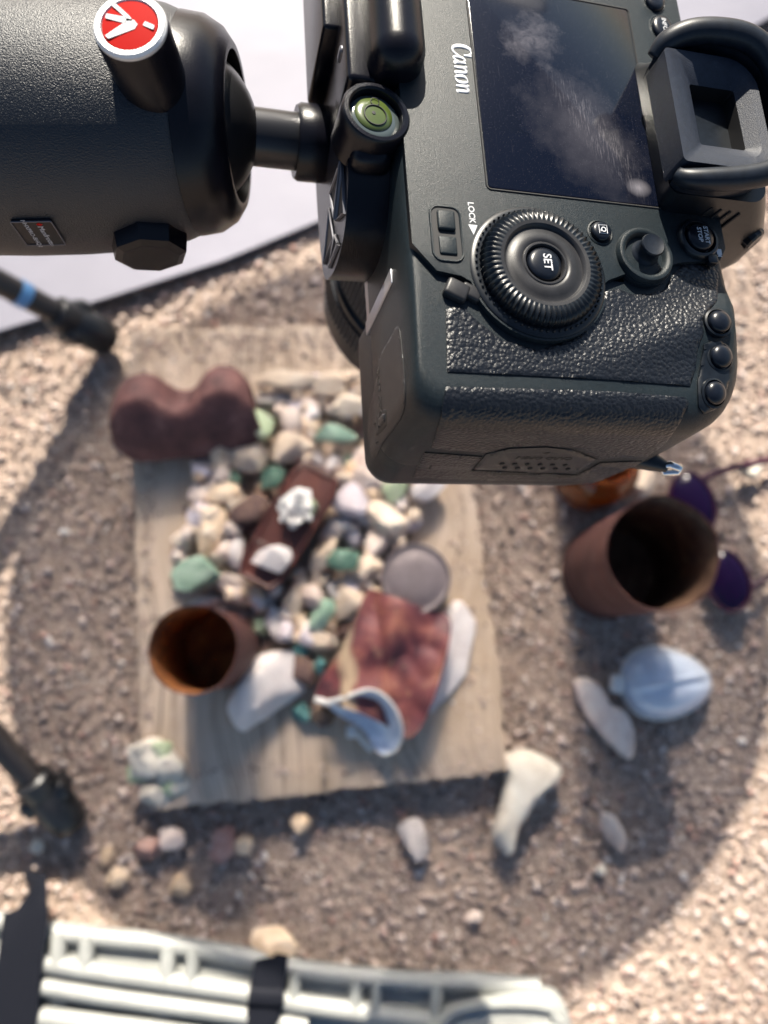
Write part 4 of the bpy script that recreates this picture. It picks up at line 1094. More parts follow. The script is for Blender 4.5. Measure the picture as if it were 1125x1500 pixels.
# quick control dial
def dial():
    D_ = [(18.3, -1.0), (18.9, 0.25), (18.3, 0.7), (17.2, 0.75)]
    cam_part('dial_ring', xf(revolve(D_, 80, close0=True, close1=True), Matrix.Identity(3), DC), M_BLACK)
    R = 16.6; nT = 62
    prof = [(R, 0.4), (R, 2.4), (R - .4, 3.6), (R - 1.5, 4.5), (R - 3.2, 4.75), (R - 4.4, 4.6)]
    V = []; Fc = []; seg = nT * 6
    for i, (r, z) in enumerate(prof):
        for k in range(seg):
            t = 2 * math.pi * k / seg; wv = max(0, math.cos(k / 6 * 2 * math.pi)) ** 1.0 if True else 0
            amp = (0.55, 0.6, 0.75, 0.7, 0.45, 0.0)[i]
            q = (0.5 + 0.5 * math.cos(2 * math.pi * k / 6)) ** 1.3
            V.append(Vector((math.cos(t) * (r - amp * (1 - q)), math.sin(t) * (r - amp * (1 - q)), z - (amp * 0.55 * (1 - q) if i >= 2 else 0))) + DC)
    for i in range(len(prof) - 1):
        for k in range(seg): Fc.append((i * seg + k, i * seg + (k + 1) % seg, (i + 1) * seg + (k + 1) % seg, (i + 1) * seg + k))
    cam_part('dial_knurling', (V, Fc), M_BLACK, ang=30)
    # base teeth, a small bead in every gap of the ring
    items = []
    for k in range(nT):
        t = 2 * math.pi * (k + .5) / nT; c = DC + Vector((math.cos(t) * 17.4, math.sin(t) * 17.4, 0.9))
        items.append(xf((list(map(Vector, (I1[0] * np.array([.38, .38, .5])).tolist())), [tuple(f) for f in I1[1]]), Matrix.Identity(3), c))
    o = cam_part('dial_beads', joinVF(*items), M_BLACK); 
    top = [(R - 4.3, 4.62), (R - 5.2, 4.5), (R - 5.7, 4.1), (R - 6.0, 3.5), (10.0, 3.5), (9.2, 3.9), (8.2, 4.25), (7.2, 4.4), (6.6, 4.3), (6.2, 4.0), (5.9, 4.25), (5.5, 4.25), (5.2, 3.8), (5.0, 1.2)]
    cam_part('dial_face', xf(revolve(top, 72, close0=False, close1=True), Matrix.Identity(3), DC), M_SLATE, ang=30)
    cam_part('set_button', xf(revolve([(4.75, 1.0), (4.7, 3.4), (4.4, 4.0), (3.4, 4.4), (1.5, 4.6), (.01, 4.65)], 48, close1=False), Matrix.Identity(3), DC), M_BTN, ang=50)
    place_text('set_lettering', 'SET', DC + Vector((0.3, 0, 4.67)), (0, -1, 0), (0, 0, 1), 3.2, bold=0.03, sx=.95)
dial()
def button(name, px, py, r, h, text=None, size=2, w=0.0, collar=True, tsx=1.0):
    c = Vector(lp(px, py, w)); 
    if collar: cam_part(name + '_collar', xf(revolve([(r + .9, w - .6), (r + .9, w + .15), (r + .55, w + .35), (r + .25, w + .1), (r + .2, w - .6)], 40, close0=False, close1=False), Matrix.Identity(3), (c.x, c.y, 0)), M_BODY)
    cam_part(name, xf(revolve([(r, w - .6), (r, w + h * .45), (r * .92, w + h * .75), (r * .7, w + h * .93), (r * .35, w + h), (.01, w + h)], 36, close1=False), Matrix.Identity(3), (c.x, c.y, 0)), M_BTN, ang=60)
    return Vector((c.x, c.y, w + h))
q = button('quick_button', 879, 341, 2.9, 1.6)
place_text('quick_lettering', 'Q', q + Vector((.1, 0, .04)), (0, -1, 0), (0, 0, 1), 2.0, bold=0.03)
mesh('quick_frame_print', *tube([q + Vector((a * 1.15, b * 1.25, .05)) for a, b in ((1, 1), (-1, 1), (-1, -1), (1, -1))], .16, 4, closed=True), M_PRINT, dslr)
# joystick
cam_part('stick_well', xf(revolve([(8.4, -2.6), (8.4, 0.6), (7.9, 1.5), (7.2, 1.7), (6.4, 1.4), (5.8, .5), (5.4, -.8)], 48, close1=True), Matrix.Identity(3), (SCn.x, SCn.y, 0)), M_BODY)
cam_part('stick', xf(revolve([(4.7, -.8), (3.6, .6), (3.1, 1.2), (3.1, 3.1), (3.4, 3.7), (3.1, 4.2), (2.4, 4.0), (1.6, 3.85), (.01, 3.8)], 36, close1=False), Matrix.Identity(3), (SCn.x + .6, SCn.y + 1.2, 0)), M_RUBBER, ang=60)
# start/stop lever
st = Vector(lp(1021, 352, 0))
cam_part('live_view_lever', xf(revolve([(6.2, -1.5), (6.2, .8), (5.7, 1.5), (5.0, 1.6), (4.6, 1.0), (4.5, 0)], 44, close1=True), Matrix.Identity(3), (st.x, st.y, 0)), M_BLACK)
cam_part('lever_tab', xf(bbox(-1.0, 2.0, -7.6, -4.8, -.6, 1.6, .5), Matrix.Identity(3), (st.x + 2.6, st.y, 0)), M_BLACK)
cam_part('start_stop_button', xf(revolve([(4.0, -.5), (4.0, 1.7), (3.6, 2.3), (2.2, 2.6), (.01, 2.65)], 36, close1=False), Matrix.Identity(3), (st.x, st.y, 0)), M_BTN, ang=60)
place_text('start_lettering', 'START', st + Vector((1.1, 0, 2.72)), (0, -1, 0), (0, 0, 1), 1.9, bold=.03)
place_text('stop_lettering', 'STOP', st + Vector((-1.0, 0, 2.72)), (0, -1, 0), (0, 0, 1), 1.9, bold=.03)
cam_part('red_dot_print', xf(revolve([(.5, 0), (.5, .1), (.01, .12)], 16, close1=False), Matrix.Identity(3), (st.x + 6.2, st.y + 1.5, .05)), M_RED)
mesh('movie_mark_print', *xf(prism([(-1.2, -.8), (.6, -.8), (.6, -.3), (1.2, -.8), (1.2, .8), (.6, .3), (.6, .8), (-1.2, .8)], 0, .08), Matrix.Rotation(rad(-90), 3, 'Z'), Vector((st.x + 6.5, st.y - 3.4, .05))), M_PRINT, dslr)
# INFO / other buttons along the upper edge of the back
def oval_button(name, px, py, ru, rv, h, w=0.0):
    c = Vector(lp(px, py, w))
    V, Fc = revolve([(1.0, -.6), (1.0, h * .5), (.9, h * .8), (.6, h * .95), (.01, h)], 36, close1=False)
    cam_part(name, ([Vector((v.x * ru + c.x, v.y * rv + c.y, v.z + w)) for v in V], Fc), M_BTN, ang=60)
    V, Fc = revolve([(1.22, -.6), (1.22, .2), (1.12, .3), (1.05, .1), (1.05, -.6)], 36, close0=False, close1=False)
    cam_part(name + '_collar', ([Vector((v.x * ru + c.x, v.y * rv + c.y, v.z + w)) for v in V], Fc), M_BODY, ang=60)
    return Vector((c.x, c.y, w + h))
ib = oval_button('info_button', 968, 43, 3.3, 4.2, 1.7, -.2); place_text('info_lettering', 'INFO', ib + Vector((.2, .3, -.05)), (0, -1, 0), (0, 0, 1), 2.0, bold=.02)
oval_button('menu_button', 957, 2, 3.3, 4.2, 1.7, -.2)
# lock switch in its slot
lc = Vector(lp(655, 342, 0))
cam_part('lock_slot', prism([(lc.x + a, lc.y + b) for a, b in round_rect(-3.9, 3.5, -7.6, 7.4, 2.2, 5)], -.4, .12, .1), M_HOLE)
cam_part('lock_switch', xf(bbox(-2.5, 2.2, 0.6, 6.2, -.3, 1.1, .55), Matrix.Identity(3), lc), M_BODY)
cam_part('lock_switch_base', xf(bbox(-2.5, 2.2, -6.2, -1.1, -.3, .6, .4), Matrix.Identity(3), lc), M_BODY)
cam_part('lock_frame', tube([Vector((lc.x + a, lc.y + b, .1)) for a, b in round_rect(-4.2, 3.8, -7.9, 7.7, 2.4, 5)], .35, 6, closed=True), M_BODY)
lt = Vector(lp(691, 318, 0)); place_text('lock_lettering', 'LOCK', lt + Vector((0, 1.3, .06)), (0, -1, 0), (0, 0, 1), 2.35, bold=.025)
lt2 = Vector(lp(693, 337, 0)); mesh('lock_arrow_print', *prism([(lt2.x - 1.2, lt2.y + 1.5), (lt2.x, lt2.y + 1.5), (lt2.x + 1.3, lt2.y + 1.5), (lt2.x, lt2.y - 1.4)], .02, .09), M_PRINT, dslr)
# maker's lettering beside the screen, brushy letters built up from strokes
def script_word():
    c = Vector(lp(677, 102, 0)); L_ = 16.0
    def stroke(pts, w0, w1):
        P = [Vector((p[0], p[1], 0)) for p in pts]; m = 14; out = []
        cr = []
        for i in range(m + 1):
            t = i / m * (len(P) - 1); k = min(int(t), len(P) - 2); f = t - k
            a, b, cc, d = P[max(k - 1, 0)], P[k], P[k + 1], P[min(k + 2, len(P) - 1)]
            cr.append(0.5 * ((2 * b) + (cc - a) * f + (2 * a - 5 * b + 4 * cc - d) * f * f + (3 * b - a - 3 * cc + d) * f ** 3))
        L1 = []; R1 = []
        for i, q in enumerate(cr):
            tn = (cr[min(i + 1, m)] - cr[max(i - 1, 0)]).normalized(); nn = Vector((-tn.y, tn.x, 0)); wd = (w0 + (w1 - w0) * math.sin(math.pi * i / m)) / 2
            # thick verticals, thin horizontals like a serif face
            wd *= 0.55 + 0.75 * abs(tn.y); L1.append(q + nn * wd); R1.append(q - nn * wd)
        V = [p + Vector((0, 0, z)) for z in (0, .07) for p in L1 + R1]; n = m + 1; Fc = []
        for i in range(m):
            Fc.append((2 * n + i, 2 * n + i + 1, 3 * n + i + 1, 3 * n + i)); Fc.append((i, n + i, n + i + 1, i + 1))
            Fc.append((i, i + 1, 2 * n + i + 1, 2 * n + i)); Fc.append((n + i, 3 * n + i, 3 * n + i + 1, n + i + 1))
        return V, Fc
    IT = []
    # C with inward top serif
    IT += [stroke([(2.9, 3.1), (2.5, 4.3), (1.6, 4.7), (.5, 4.0), (.1, 2.2), (.6, .5), (1.7, .0), (2.7, .6), (3.2, 1.5)], .35, .95), stroke([(2.9, 2.7), (3.0, 3.6), (2.9, 4.6)], .5, .5)]
    def a_(x): return [stroke([(x + 1.7, 2.0), (x + 1.1, 2.9), (x + .4, 2.3), (x + .1, 1.1), (x + .5, .1), (x + 1.2, .5), (x + 1.8, 1.8)], .3, .75), stroke([(x + 1.9, 3.0), (x + 1.85, 1.2), (x + 2.0, .2), (x + 2.6, .5)], .4, .8)]
    def n_(x): return [stroke([(x - .1, 2.6), (x + .4, 3.0), (x + .5, 1.6), (x + .5, 0)], .4, .8), stroke([(x + .6, 1.8), (x + 1.2, 2.9), (x + 1.9, 2.6), (x + 2.0, 1.2), (x + 2.1, .1), (x + 2.6, .4)], .3, .8)]
    def o_(x): return [stroke([(x + 1.1, 2.95), (x + .3, 2.4), (x + .1, 1.3), (x + .5, .2), (x + 1.1, .05)], .3, .85), stroke([(x + 1.1, .05), (x + 1.9, .7), (x + 2.1, 1.8), (x + 1.7, 2.8), (x + 1.1, 2.95)], .3, .85)]
    IT += a_(3.5) + n_(6.4) + o_(9.4) + n_(12.1)
    V, Fc = joinVF(*IT); s = L_ / 14.8
    V = [Vector((v.y * s * 1.1 - 2.3 + c.x, -(v.x - 7.4) * s + c.y, v.z + .03)) for v in V]
    mesh('maker_lettering', V, Fc, M_PRINT, dslr, ang=180)
script_word()
# leather and side panels
patch('rear_leather', [(653, 455), (662, 450), (680, 452), (700, 472), (735, 499), (790, 514), (845, 494), (873, 457), (886, 428), (905, 424), (925, 432), (950, 432), (974, 424), (986, 402), (1000, 388), (1025, 388), (1042, 390), (1052, 396), (1050, 440), (1036, 458), (1028, 470), (1030, 488), (1022, 506), (1018, 540), (1010, 566), (900, 557), (780, 551), (655, 545)], M_LEATHER, off=.55, step=5)
patch('grip_leather', [(653, 567), (780, 570), (900, 574), (1002, 582), (1008, 590), (996, 618), (975, 648), (948, 668), (878, 671), (840, 655), (800, 651), (744, 653), (712, 662), (632, 655), (645, 612)], M_LEATHER, off=.55, step=5)
patch('grip_leather', [(622, 662), (706, 668), (690, 688), (845, 695), (880, 677), (940, 675), (915, 693), (880, 703), (800, 704), (700, 702), (604, 698)], M_LEATHER, off=.5, step=4)
fl = patch('card_door_flap', [(712, 664), (746, 656), (800, 654), (838, 658), (874, 672), (852, 685), (842, 692), (770, 690), (694, 686)], M_SLATE, off=.6, step=4)
patch('card_door_slot', [(690, 689), (842, 695), (838, 698), (692, 693)], M_HOLE, off=.62, step=4)
try:
    l, n_ = on_body(798, 668, .66); place_text('card_lettering', 'CARD OPEN', l, (-1, 0, 0), n_, 3.1, mat=M_HOLE, bold=.03)
    l, n_ = on_body(799, 661, .66); place_text('card_arrow_mark', '\u25c4', l, (1, 0, 0), n_, 2.2, mat=M_HOLE)
    for r in range(2):
        for k in range(6):
            l, n_ = on_body(735 + k * 18.5 + r * 4, 676 + r * 6 + k * .4, .7); mesh('grip_dot', *revolve([(.75, -.2), (.7, .25), (.3, .4), (.01, .42)], 12, frame(n_), l, close1=False), M_HOLE, fl)
except Exception as ex:
    print('card text', ex)
patch('battery_door', smooth_poly([(558, 522), (573, 494), (583, 478), (588, 500), (594, 575), (588, 612), (562, 648), (549, 672), (541, 652), (540, 612), (551, 562)], 5), M_SLATE, off=.3, step=3)
patch('battery_latch_well', [(552, 612), (560, 602), (569, 598), (569, 622), (562, 632), (551, 640)], M_HOLE, off=.52, step=3)
patch('battery_latch', [(556, 616), (563, 606), (567, 606), (566, 618), (557, 628)], M_SLATE, off=.9, step=2.5)
try:
    l, n_ = on_body(558, 580, .55); place_text('battery_lettering', 'BATT.OPEN', l, (0, -1, 0), n_, 3.2, mat=M_HOLE, bold=.02)
except Exception as ex: print('batt', ex)
patch('button_panel', [(1030, 505), (1040, 500), (1056, 500), (1066, 520), (1066, 560), (1060, 580), (1045, 600), (1030, 606), (1022, 596), (1021, 560)], M_BLACK, off=.8, step=4)
for (x, y, r) in ((1050, 474, 3.1), (1052, 524, 3.2), (1043, 577, 3.1)):
    try:
        l, n_ = on_body(x, y, .2)
        mesh('edge_button', *revolve([(r, -.4), (r, 1.3), (r * .9, 1.9), (r * .6, 2.4), (r * .3, 2.6), (.01, 2.65)], 32, frame(n_), l, close1=False), M_BTN, dslr, ang=60)
        mesh('button_collar', *revolve([(r + 1.1, -.4), (r + 1.0, .7), (r + .5, .9), (r + .2, .5)], 32, frame(n_), l, close0=False, close1=False), M_BLACK, dslr, ang=60)
    except Exception as ex: print('edge', ex)
# access lamp window and card bulge left of the dial
c = Vector(lp(672, 428, -1)); cam_part('access_lamp', xf(bbox(-3.8, 2.4, -2.6, 2.4, -2.4, .6, .9), Matrix.Rotation(rad(-25), 3, 'Z'), (c.x, c.y, 0)), M_SLATE)
c = Vector(lp(690, 431, -1)); cam_part('lamp_shade', xf(bbox(-3.0, 2.6, -1.6, 2.2, -2.6, .2, .8), Matrix.Rotation(rad(-25), 3, 'Z'), (c.x, c.y, 0)), M_SLATE)
# viewfinder hump, eyecup
def eyepiece():
    S = [(-42, 50, 82, 26, 92), (-22, 45, 84, 22, 92), (-9, 41, 82, 21, 84), (2, 39, 74, 22, 70), (7, 38.5, 70, 22.5, 66)]
    V = []; Fc = []; n = None
    for (w, a, b, c_, d) in S:
        pts = round_rect(a, b, c_, d, [5, 3, 3, 6], 5); n = len(pts); V += [Vector((p[0], p[1], w)) for p in pts]
    for i in range(len(S) - 1):
        for k in range(n): Fc.append((i * n + k, i * n + (k + 1) % n, (i + 1) * n + (k + 1) % n, (i + 1) * n + k))
    Fc.append(tuple(range(n))); Fc.append(tuple((len(S) - 1) * n + k for k in range(n)))
    cam_part('viewfinder_hump', (V, Fc), M_BLACK)
    # stripes cut on the lower flank
    for k in range(4):
        p = Vector((53 + k * 3.2, 22.3 - .1 * k, 1 - k * .3)); cam_part('hump_groove', tube([p + Vector((1.0, -.1, 2.5)), p + Vector((-1.2, -1.0, -5))], .42, 6), M_HOLE)
    cam_part('diopter_knob', xf(revolve([(3.2, -2), (3.4, 0), (3.4, 3), (2.8, 3.6), (.01, 3.7)], 24, frame((.55, -.8, .1)), Vector((75, 24, -8)), close1=False, fn=lambda q, a, i: Vector((q.x * (1 + .05 * math.cos(12 * a)), q.y * (1 + .05 * math.cos(12 * a)), q.z)) ), Matrix.Identity(3)), M_BLACK, ang=30)
    # eyepiece frame: outer plate, sloping funnel, glass
    outer = [Vector((p[0], p[1], 15.0)) for p in round_rect(38.0, 66.5, 26.3, 62.5, [9, 1.5, 1.5, 9], 8)]
    def ringat(x0, x1, y0, y1, r, w): return [Vector((p[0], p[1], w)) for p in round_rect(x0, x1, y0, y1, r, 8)]
    rings = [ringat(38.0, 66.5, 26.3, 62.5, [9, 1.5, 1.5, 9], 6), outer, ringat(42.5, 64.2, 30.5, 59.6, [5, 1, 1, 5], 14.4), ringat(47.0, 61.4, 35.3, 55.0, .8, 11.5), ringat(47.4, 61.0, 35.7, 54.6, .8, 4.0)]
    V = []; Fc = []; n = len(outer)
    for r in rings[:4]: V += r
    for i in range(3):
        for k in range(n): Fc.append((i * n + k, i * n + (k + 1) % n, (i + 1) * n + (k + 1) % n, (i + 1) * n + k))
    cam_part('eyepiece_frame', (V, Fc), M_SLATE2, ang=25)
    V = rings[3] + rings[4]; cam_part('eyepiece_tunnel', (V, [(k, (k + 1) % n, n + (k + 1) % n, n + k) for k in range(n)]), M_HOLE)
    cam_part('eyepiece_glass', prism([(p.x, p.y) for p in rings[-1]], 3.2, 3.9), M_EYEGLASS)
    pr = [(50.0, 37.5), (59.5, 37.0), (60.0, 50.0), (56.8, 52.5)]
    cam_part('prism_face', tube([Vector((a, b, 4.3)) for a, b in ((60.3, 37), (60.3, 50), (58.4, 53.3))], .35, 6), M_CHROME)
    cam_part('prism_corner', prism([(52.5, 36.3), (60.0, 36.3), (60.0, 49.5), (55.5, 43.5)], 3.9, 4.25), M_DUST)
    # rubber rim round three sides: (u, v, w, radius)
    path = [(38.2, 63.5, 11.5, 2.2), (40.5, 66.0, 14.5, 3.0), (46, 67.5, 17.5, 3.3), (54, 67.3, 19.5, 3.4), (62, 65.6, 20.5, 3.4), (68, 61.5, 20, 3.3), (71.5, 54, 18.8, 3.2), (72.3, 46, 18.2, 3.1), (71.2, 37, 18.2, 3.1), (68.5, 29.5, 18.6, 3.2), (63, 24.6, 18.4, 3.2), (55, 22.6, 17.0, 3.1), (46, 22.3, 15.2, 2.9), (40.5, 23.0, 13.6, 2.6), (38.2, 25.2, 12.0, 2.0)]
    P = []; Rr = []
    for i in range(len(path) - 1):
        for k in range(5):
            t = k / 5; a, b, c_, d = (Vector(path[max(i - 1, 0)]), Vector(path[i]), Vector(path[i + 1]), Vector(path[min(i + 2, len(path) - 1)]))
            q = 0.5 * ((2 * b) + (c_ - a) * t + (2 * a - 5 * b + 4 * c_ - d) * t * t + (3 * b - a - 3 * c_ + d) * t ** 3); P.append(q[:3]); Rr.append(q[3])
    cam_part('eyecup_rim', tube([(p[0], p[1], p[2] - 1.2) for p in P], [r * 1.02 for r in Rr], 18), M_RUBBER, ang=80)
    # rubber wall from the rim down to the frame
    V = []; Fc = []; m = len(P); ctr = Vector((53, 44.5))
    for j, (f, dw) in enumerate(((1.02, 0), (1.0, -.30), (.985, -.65), (.96, -1.0))):
        for p in P:
            p2 = ctr + (Vector(p[:2]) - ctr) * f; V.append(Vector((p2.x, p2.y, p[2] + dw * (p[2] - 3.5))))
    for j in range(3):
        for k in range(m - 1): Fc.append((j * m + k, j * m + k + 1, (j + 1) * m + k + 1, (j + 1) * m + k))
    o = len(V)
    for j, (f, dw) in enumerate(((.97, 0), (.95, -.30), (.93, -.65), (.90, -1.0))):
        for p in P:
            p2 = ctr + (Vector(p[:2]) - ctr) * f; V.append(Vector((p2.x, p2.y, p[2] + dw * (p[2] - 3.5))))
    for j in range(3):
        for k in range(m - 1): Fc.append((o + j * m + k, o + (j + 1) * m + k, o + (j + 1) * m + k + 1, o + j * m + k + 1))
    for j in range(3):
        for k in (0, m - 1): Fc.append((j * m + k, (j + 1) * m + k, o + (j + 1) * m + k, o + j * m + k))
    cam_part('eyecup_wall', (V, Fc), M_RUBBER, ang=70)
M_SLATE2 = crinkle('eyepiece_plastic', (0.011, 0.015, 0.026), 0.5, 4.5, 0.00007, spec=0.4)
M_EYEGLASS = simple('dark_glass', (0.003, 0.003, 0.004), 0.06, spec=0.12)
M_DUST = simple('dusty_glass', (0.045, 0.042, 0.038), 0.35, var=0.9, vscale=1.2)
eyepiece()
# lens
LC = Vector((8, 62, 0))
def lens():
    prof = [(34, -42), (36, -50), (39.5, -58), (40.5, -66), (40.5, -72)]
    cam_part('lens_barrel', xf(revolve([(33, -40), (34, -46), (37, -52), (39, -58), (39, -66), (37.6, -67), (37.6, -104), (39.2, -105), (39.2, -122), (38.0, -123), (38, -134), (36, -136), (35, -130), (30, -124), (.5, -120)], 72, close1=False), Matrix.Identity(3), LC), M_BLACK)
    for (a, b, nT) in ((-70, -98, 110), (-108, -121, 110)):
        V = []; Fc = []; seg = nT * 2
        for i, z in enumerate((a, a - .6, b + .6, b)):
            for k in range(seg):
                r = (40.3 if k % 2 == 0 else 39.5) if i in (1, 2) else 38.4
                t = 2 * math.pi * k / seg; V.append(Vector((math.cos(t) * r, math.sin(t) * r, z)) + LC)
        for i in range(3):
            for k in range(seg): Fc.append((i * seg + k, i * seg + (k + 1) % seg, (i + 1) * seg + (k + 1) % seg, (i + 1) * seg + k))
        cam_part('ribbed_ring', (V, Fc), M_RUBBER, ang=20)
lens()
# strap ring
l = Vector(lp(981, 687, -37))
if True:
    c = l + Vector((0.2, 0.2, 0))
    cam_part('strap_lug', tube([Vector(lp(925, 668, -40)), Vector(lp(955, 676, -38)), c + Vector((-.8, .4, -.4))], [3.6, 3.0, 1.7], 14), M_BLACK, ang=60)
    cam_part('strap_ring', tube([c + Vector(q) for q in ((-2.6, .8, -1.0), (-.8, .8, 1.4), (2.2, -.4, 1.8), (2.4, -1.2, .5), (-1.2, -.8, -2.0))], 1.25, 10, closed=True), M_CHROME, ang=80)

# ------------------------------------------------------------------ ball head
HY, HZ, HR = 0.152, 0.402, 0.0355
hl = Vector((-0.10, HY, HZ))
head = empty('ball_head', hl, 'large black tripod ball head with a red emblem on its knob', 'tripod head')
def hp(name, VF, mat, parent=head, ang=40):
    return mesh(name, [Vector(v) - hl for v in VF[0]], VF[1], mat, parent, ang)
AX = frame((-1, 0.0, 0.0))                      # local z runs to the left, along the head
def head_housing():
    o = Vector((0, HY, HZ))
    # z along -X measured from x = 0
    prof = [(.0215, .0495), (.0262, .0512), (.0290, .0545), (.0314, .0605), (.0332, .0690), (.0346, .0800), (.0354, .0920), (.0358, .108), (.0356, .13), (.0345, .165), (.033, .20), (.031, .23), (.028, .235)]
    hp('head_housing', revolve(prof, 96, AX, o), M_HEAD, ang=60)
    # socket ring and ball
    hp('socket_ring', revolve([(.0300, .0560), (.0290, .0500), (.0262, .0455), (.0225, .0430), (.0205, .0430), (.0200, .0470)], 72, AX, o, close0=False, close1=False), M_HEADBLK, ang=50)
    bz = [( .0232 * math.sin(a), .0605 - .0232 * math.cos(a)) for a in np.linspace(.02, 1.6, 16)]
    hp('ball', revolve(bz, 48, AX, o), M_STEM, ang=80)
    return o
ho = head_housing()
# stem and neck flange in line with the plate under the camera
S0 = MC @ Vector((-48.5, 64.0, -40)); S1 = Vector((-0.058, HY, HZ))
S0b = MC @ Vector((-57, 63.9, -40))
hp('stem', tube([S1, S1.lerp(S0, .5), S0], .0083, 32), M_STEM, ang=60)
fx = frame(S0b - S0)
hp('neck_flange', revolve([(.0, -.003), (.0105, -.003), (.0112, -.0015), (.0112, .0055), (.0104, .0068), (.0090, .0068)], 40, fx, S0, close1=True), M_HEADBLK)
def clampVF(VF): return [MC @ Vector(v) for v in VF[0]], VF[1]
# quick release clamp: slab standing on edge, with cut-out triangles on its outer face
def clamp():
    # outline in (v, w); extruded along u
    out = smooth_poly([(112, -8), (80, -7), (60, -8), (40, -8), (28, -10), (19, -16), (15.5, -26), (17, -38), (23, -48), (40, -53), (70, -55), (100, -55), (114, -48), (116, -30)], 5)
    V, Fc = prism(out, -46.5, -34.8, 1.2)
    swap = lambda q: Vector((q.z, q.x, q.y))
    hp('clamp_plate', clampVF(([swap(q) for q in V], Fc)), M_HEADBLK)
    V, Fc = prism([(p[0] * .94 + 4, p[1] * .86 - 5) for p in out], -35.0, -34.6, .1); hp('clamp_jaw', clampVF(([swap(q) for q in V], Fc)), M_HEADBLK)
    for tri in ([(22, -15), (36, -13), (26, -24)], [(18.5, -24), (23, -27), (19.5, -37)], [(38, -15), (39, -30), (29, -27)], [(24, -30), (36, -33), (25, -44)]):
        V, Fc = prism(tri, .0, .35); hp('clamp_cutout', clampVF(([Vector((-46.6 - q.z, q.x, q.y)) for q in V], Fc)), M_HOLE2)
        hp('clamp_rib', clampVF(tube([Vector((-46.8, a, b)) for a, b in tri], .75, 6, closed=True)), M_RIB)
    # round spirit level on the near edge
    lv = lp(549, 172, -1); c = Vector((lv.x, lv.y, 0)); tl = Matrix.Rotation(rad(4), 3, 'Y')
    hp('level_housing', clampVF(xf(revolve([(8.9, -12), (9.2, -3), (9.2, .6), (8.7, 1.2), (7.7, 1.3), (7.2, .8), (7.0, -1.6)], 56, close1=False), tl, c)), M_HEADBLK)
    lev = hp('spirit_level', clampVF(xf(revolve([(7.05, -1.5), (6.6, -1.0), (5.4, -.75), (5.0, -.7), (.01, -.55)], 48, close0=True, close1=False), tl, c)), M_VIAL)
    hp('level_fluid', clampVF(xf(revolve([(5.1, -.72), (5.0, -.45), (3.0, -.3), (.01, -.25)], 48, close1=False), tl, c + Vector((-.3, .5, 0)))), M_LEVEL, ang=80)
    for (dx, dy, r, wd) in ((0, .1, 3.0, .17), (.1, 4.2, 1.15, .11)):
        hp('level_ring_mark', clampVF(xf(tube([(dx + r * math.cos(a), dy + r * math.sin(a), -.17) for a in np.linspace(0, 6.2832, 36, endpoint=False)], wd, 6, closed=True), tl, c)), M_HOLE2)
    hp('level_dot_mark', clampVF(xf(revolve([(.5, -.3), (.5, -.12), (.01, -.1)], 16, close1=False), tl, c + Vector((-.4, .7, 0)))), M_HOLE2)
    # collar that wraps the level housing
    hp('level_collar', clampVF(bbox(-46.2, -35.0, c.y - 11, c.y + 13, -22, -3.5, 3)), M_HEADBLK)
    # release lever block above the level
    hp('release_lever', clampVF(bbox(-41.5, -26.8, 52.5, 116, -12, 10.0, 7.0, 6)), M_HEADBLK, ang=80)
    hp('lever_root', clampVF(bbox(-46.8, -38, 54, 118, -20, -2, 1.6)), M_HEADBLK)
    hp('safety_catch', clampVF(bbox(-51, -45.5, 78, 120, -40, -10, 1.2)), M_HEADBLK)
    hp('clamp_lip', clampVF(bbox(-47.5, -38.5, 66.5, 69.0, -11, -6.2, .8)), M_RIB)
M_HOLE2 = simple('deep_recess', (0.003, 0.003, 0.004), 0.6)
M_RIB = simple('worn_black_edge', (0.10, 0.10, 0.115), 0.3, metal=0.3)
M_VIAL = simple('clear_vial_wall', (0.06, 0.075, 0.075), 0.12, coat=0.5)
clamp()
# quick release plate screwed under the camera
pl_ = empty('release_plate', MC @ Vector((-37, 60, -25)), 'grey metal quick release plate between the clamp and the camera base', 'plate')
M_PLATE = simple('grey_metal', (0.42, 0.42, 0.45), 0.35, metal=0.7, var=.1, vscale=200)
for nm, VF, mt in (('plate_slab', bbox(-34.9, -34.3, 6, 100, -44, -14, .2), M_PLATE), ('plate_lip', bbox(-35.4, -34.4, 1.5, 5.8, -44, -14, .3), M_PLATE)):
    VF = clampVF(VF); mesh(nm, [v - pl_.location for v in VF[0]], VF[1], mt, pl_)
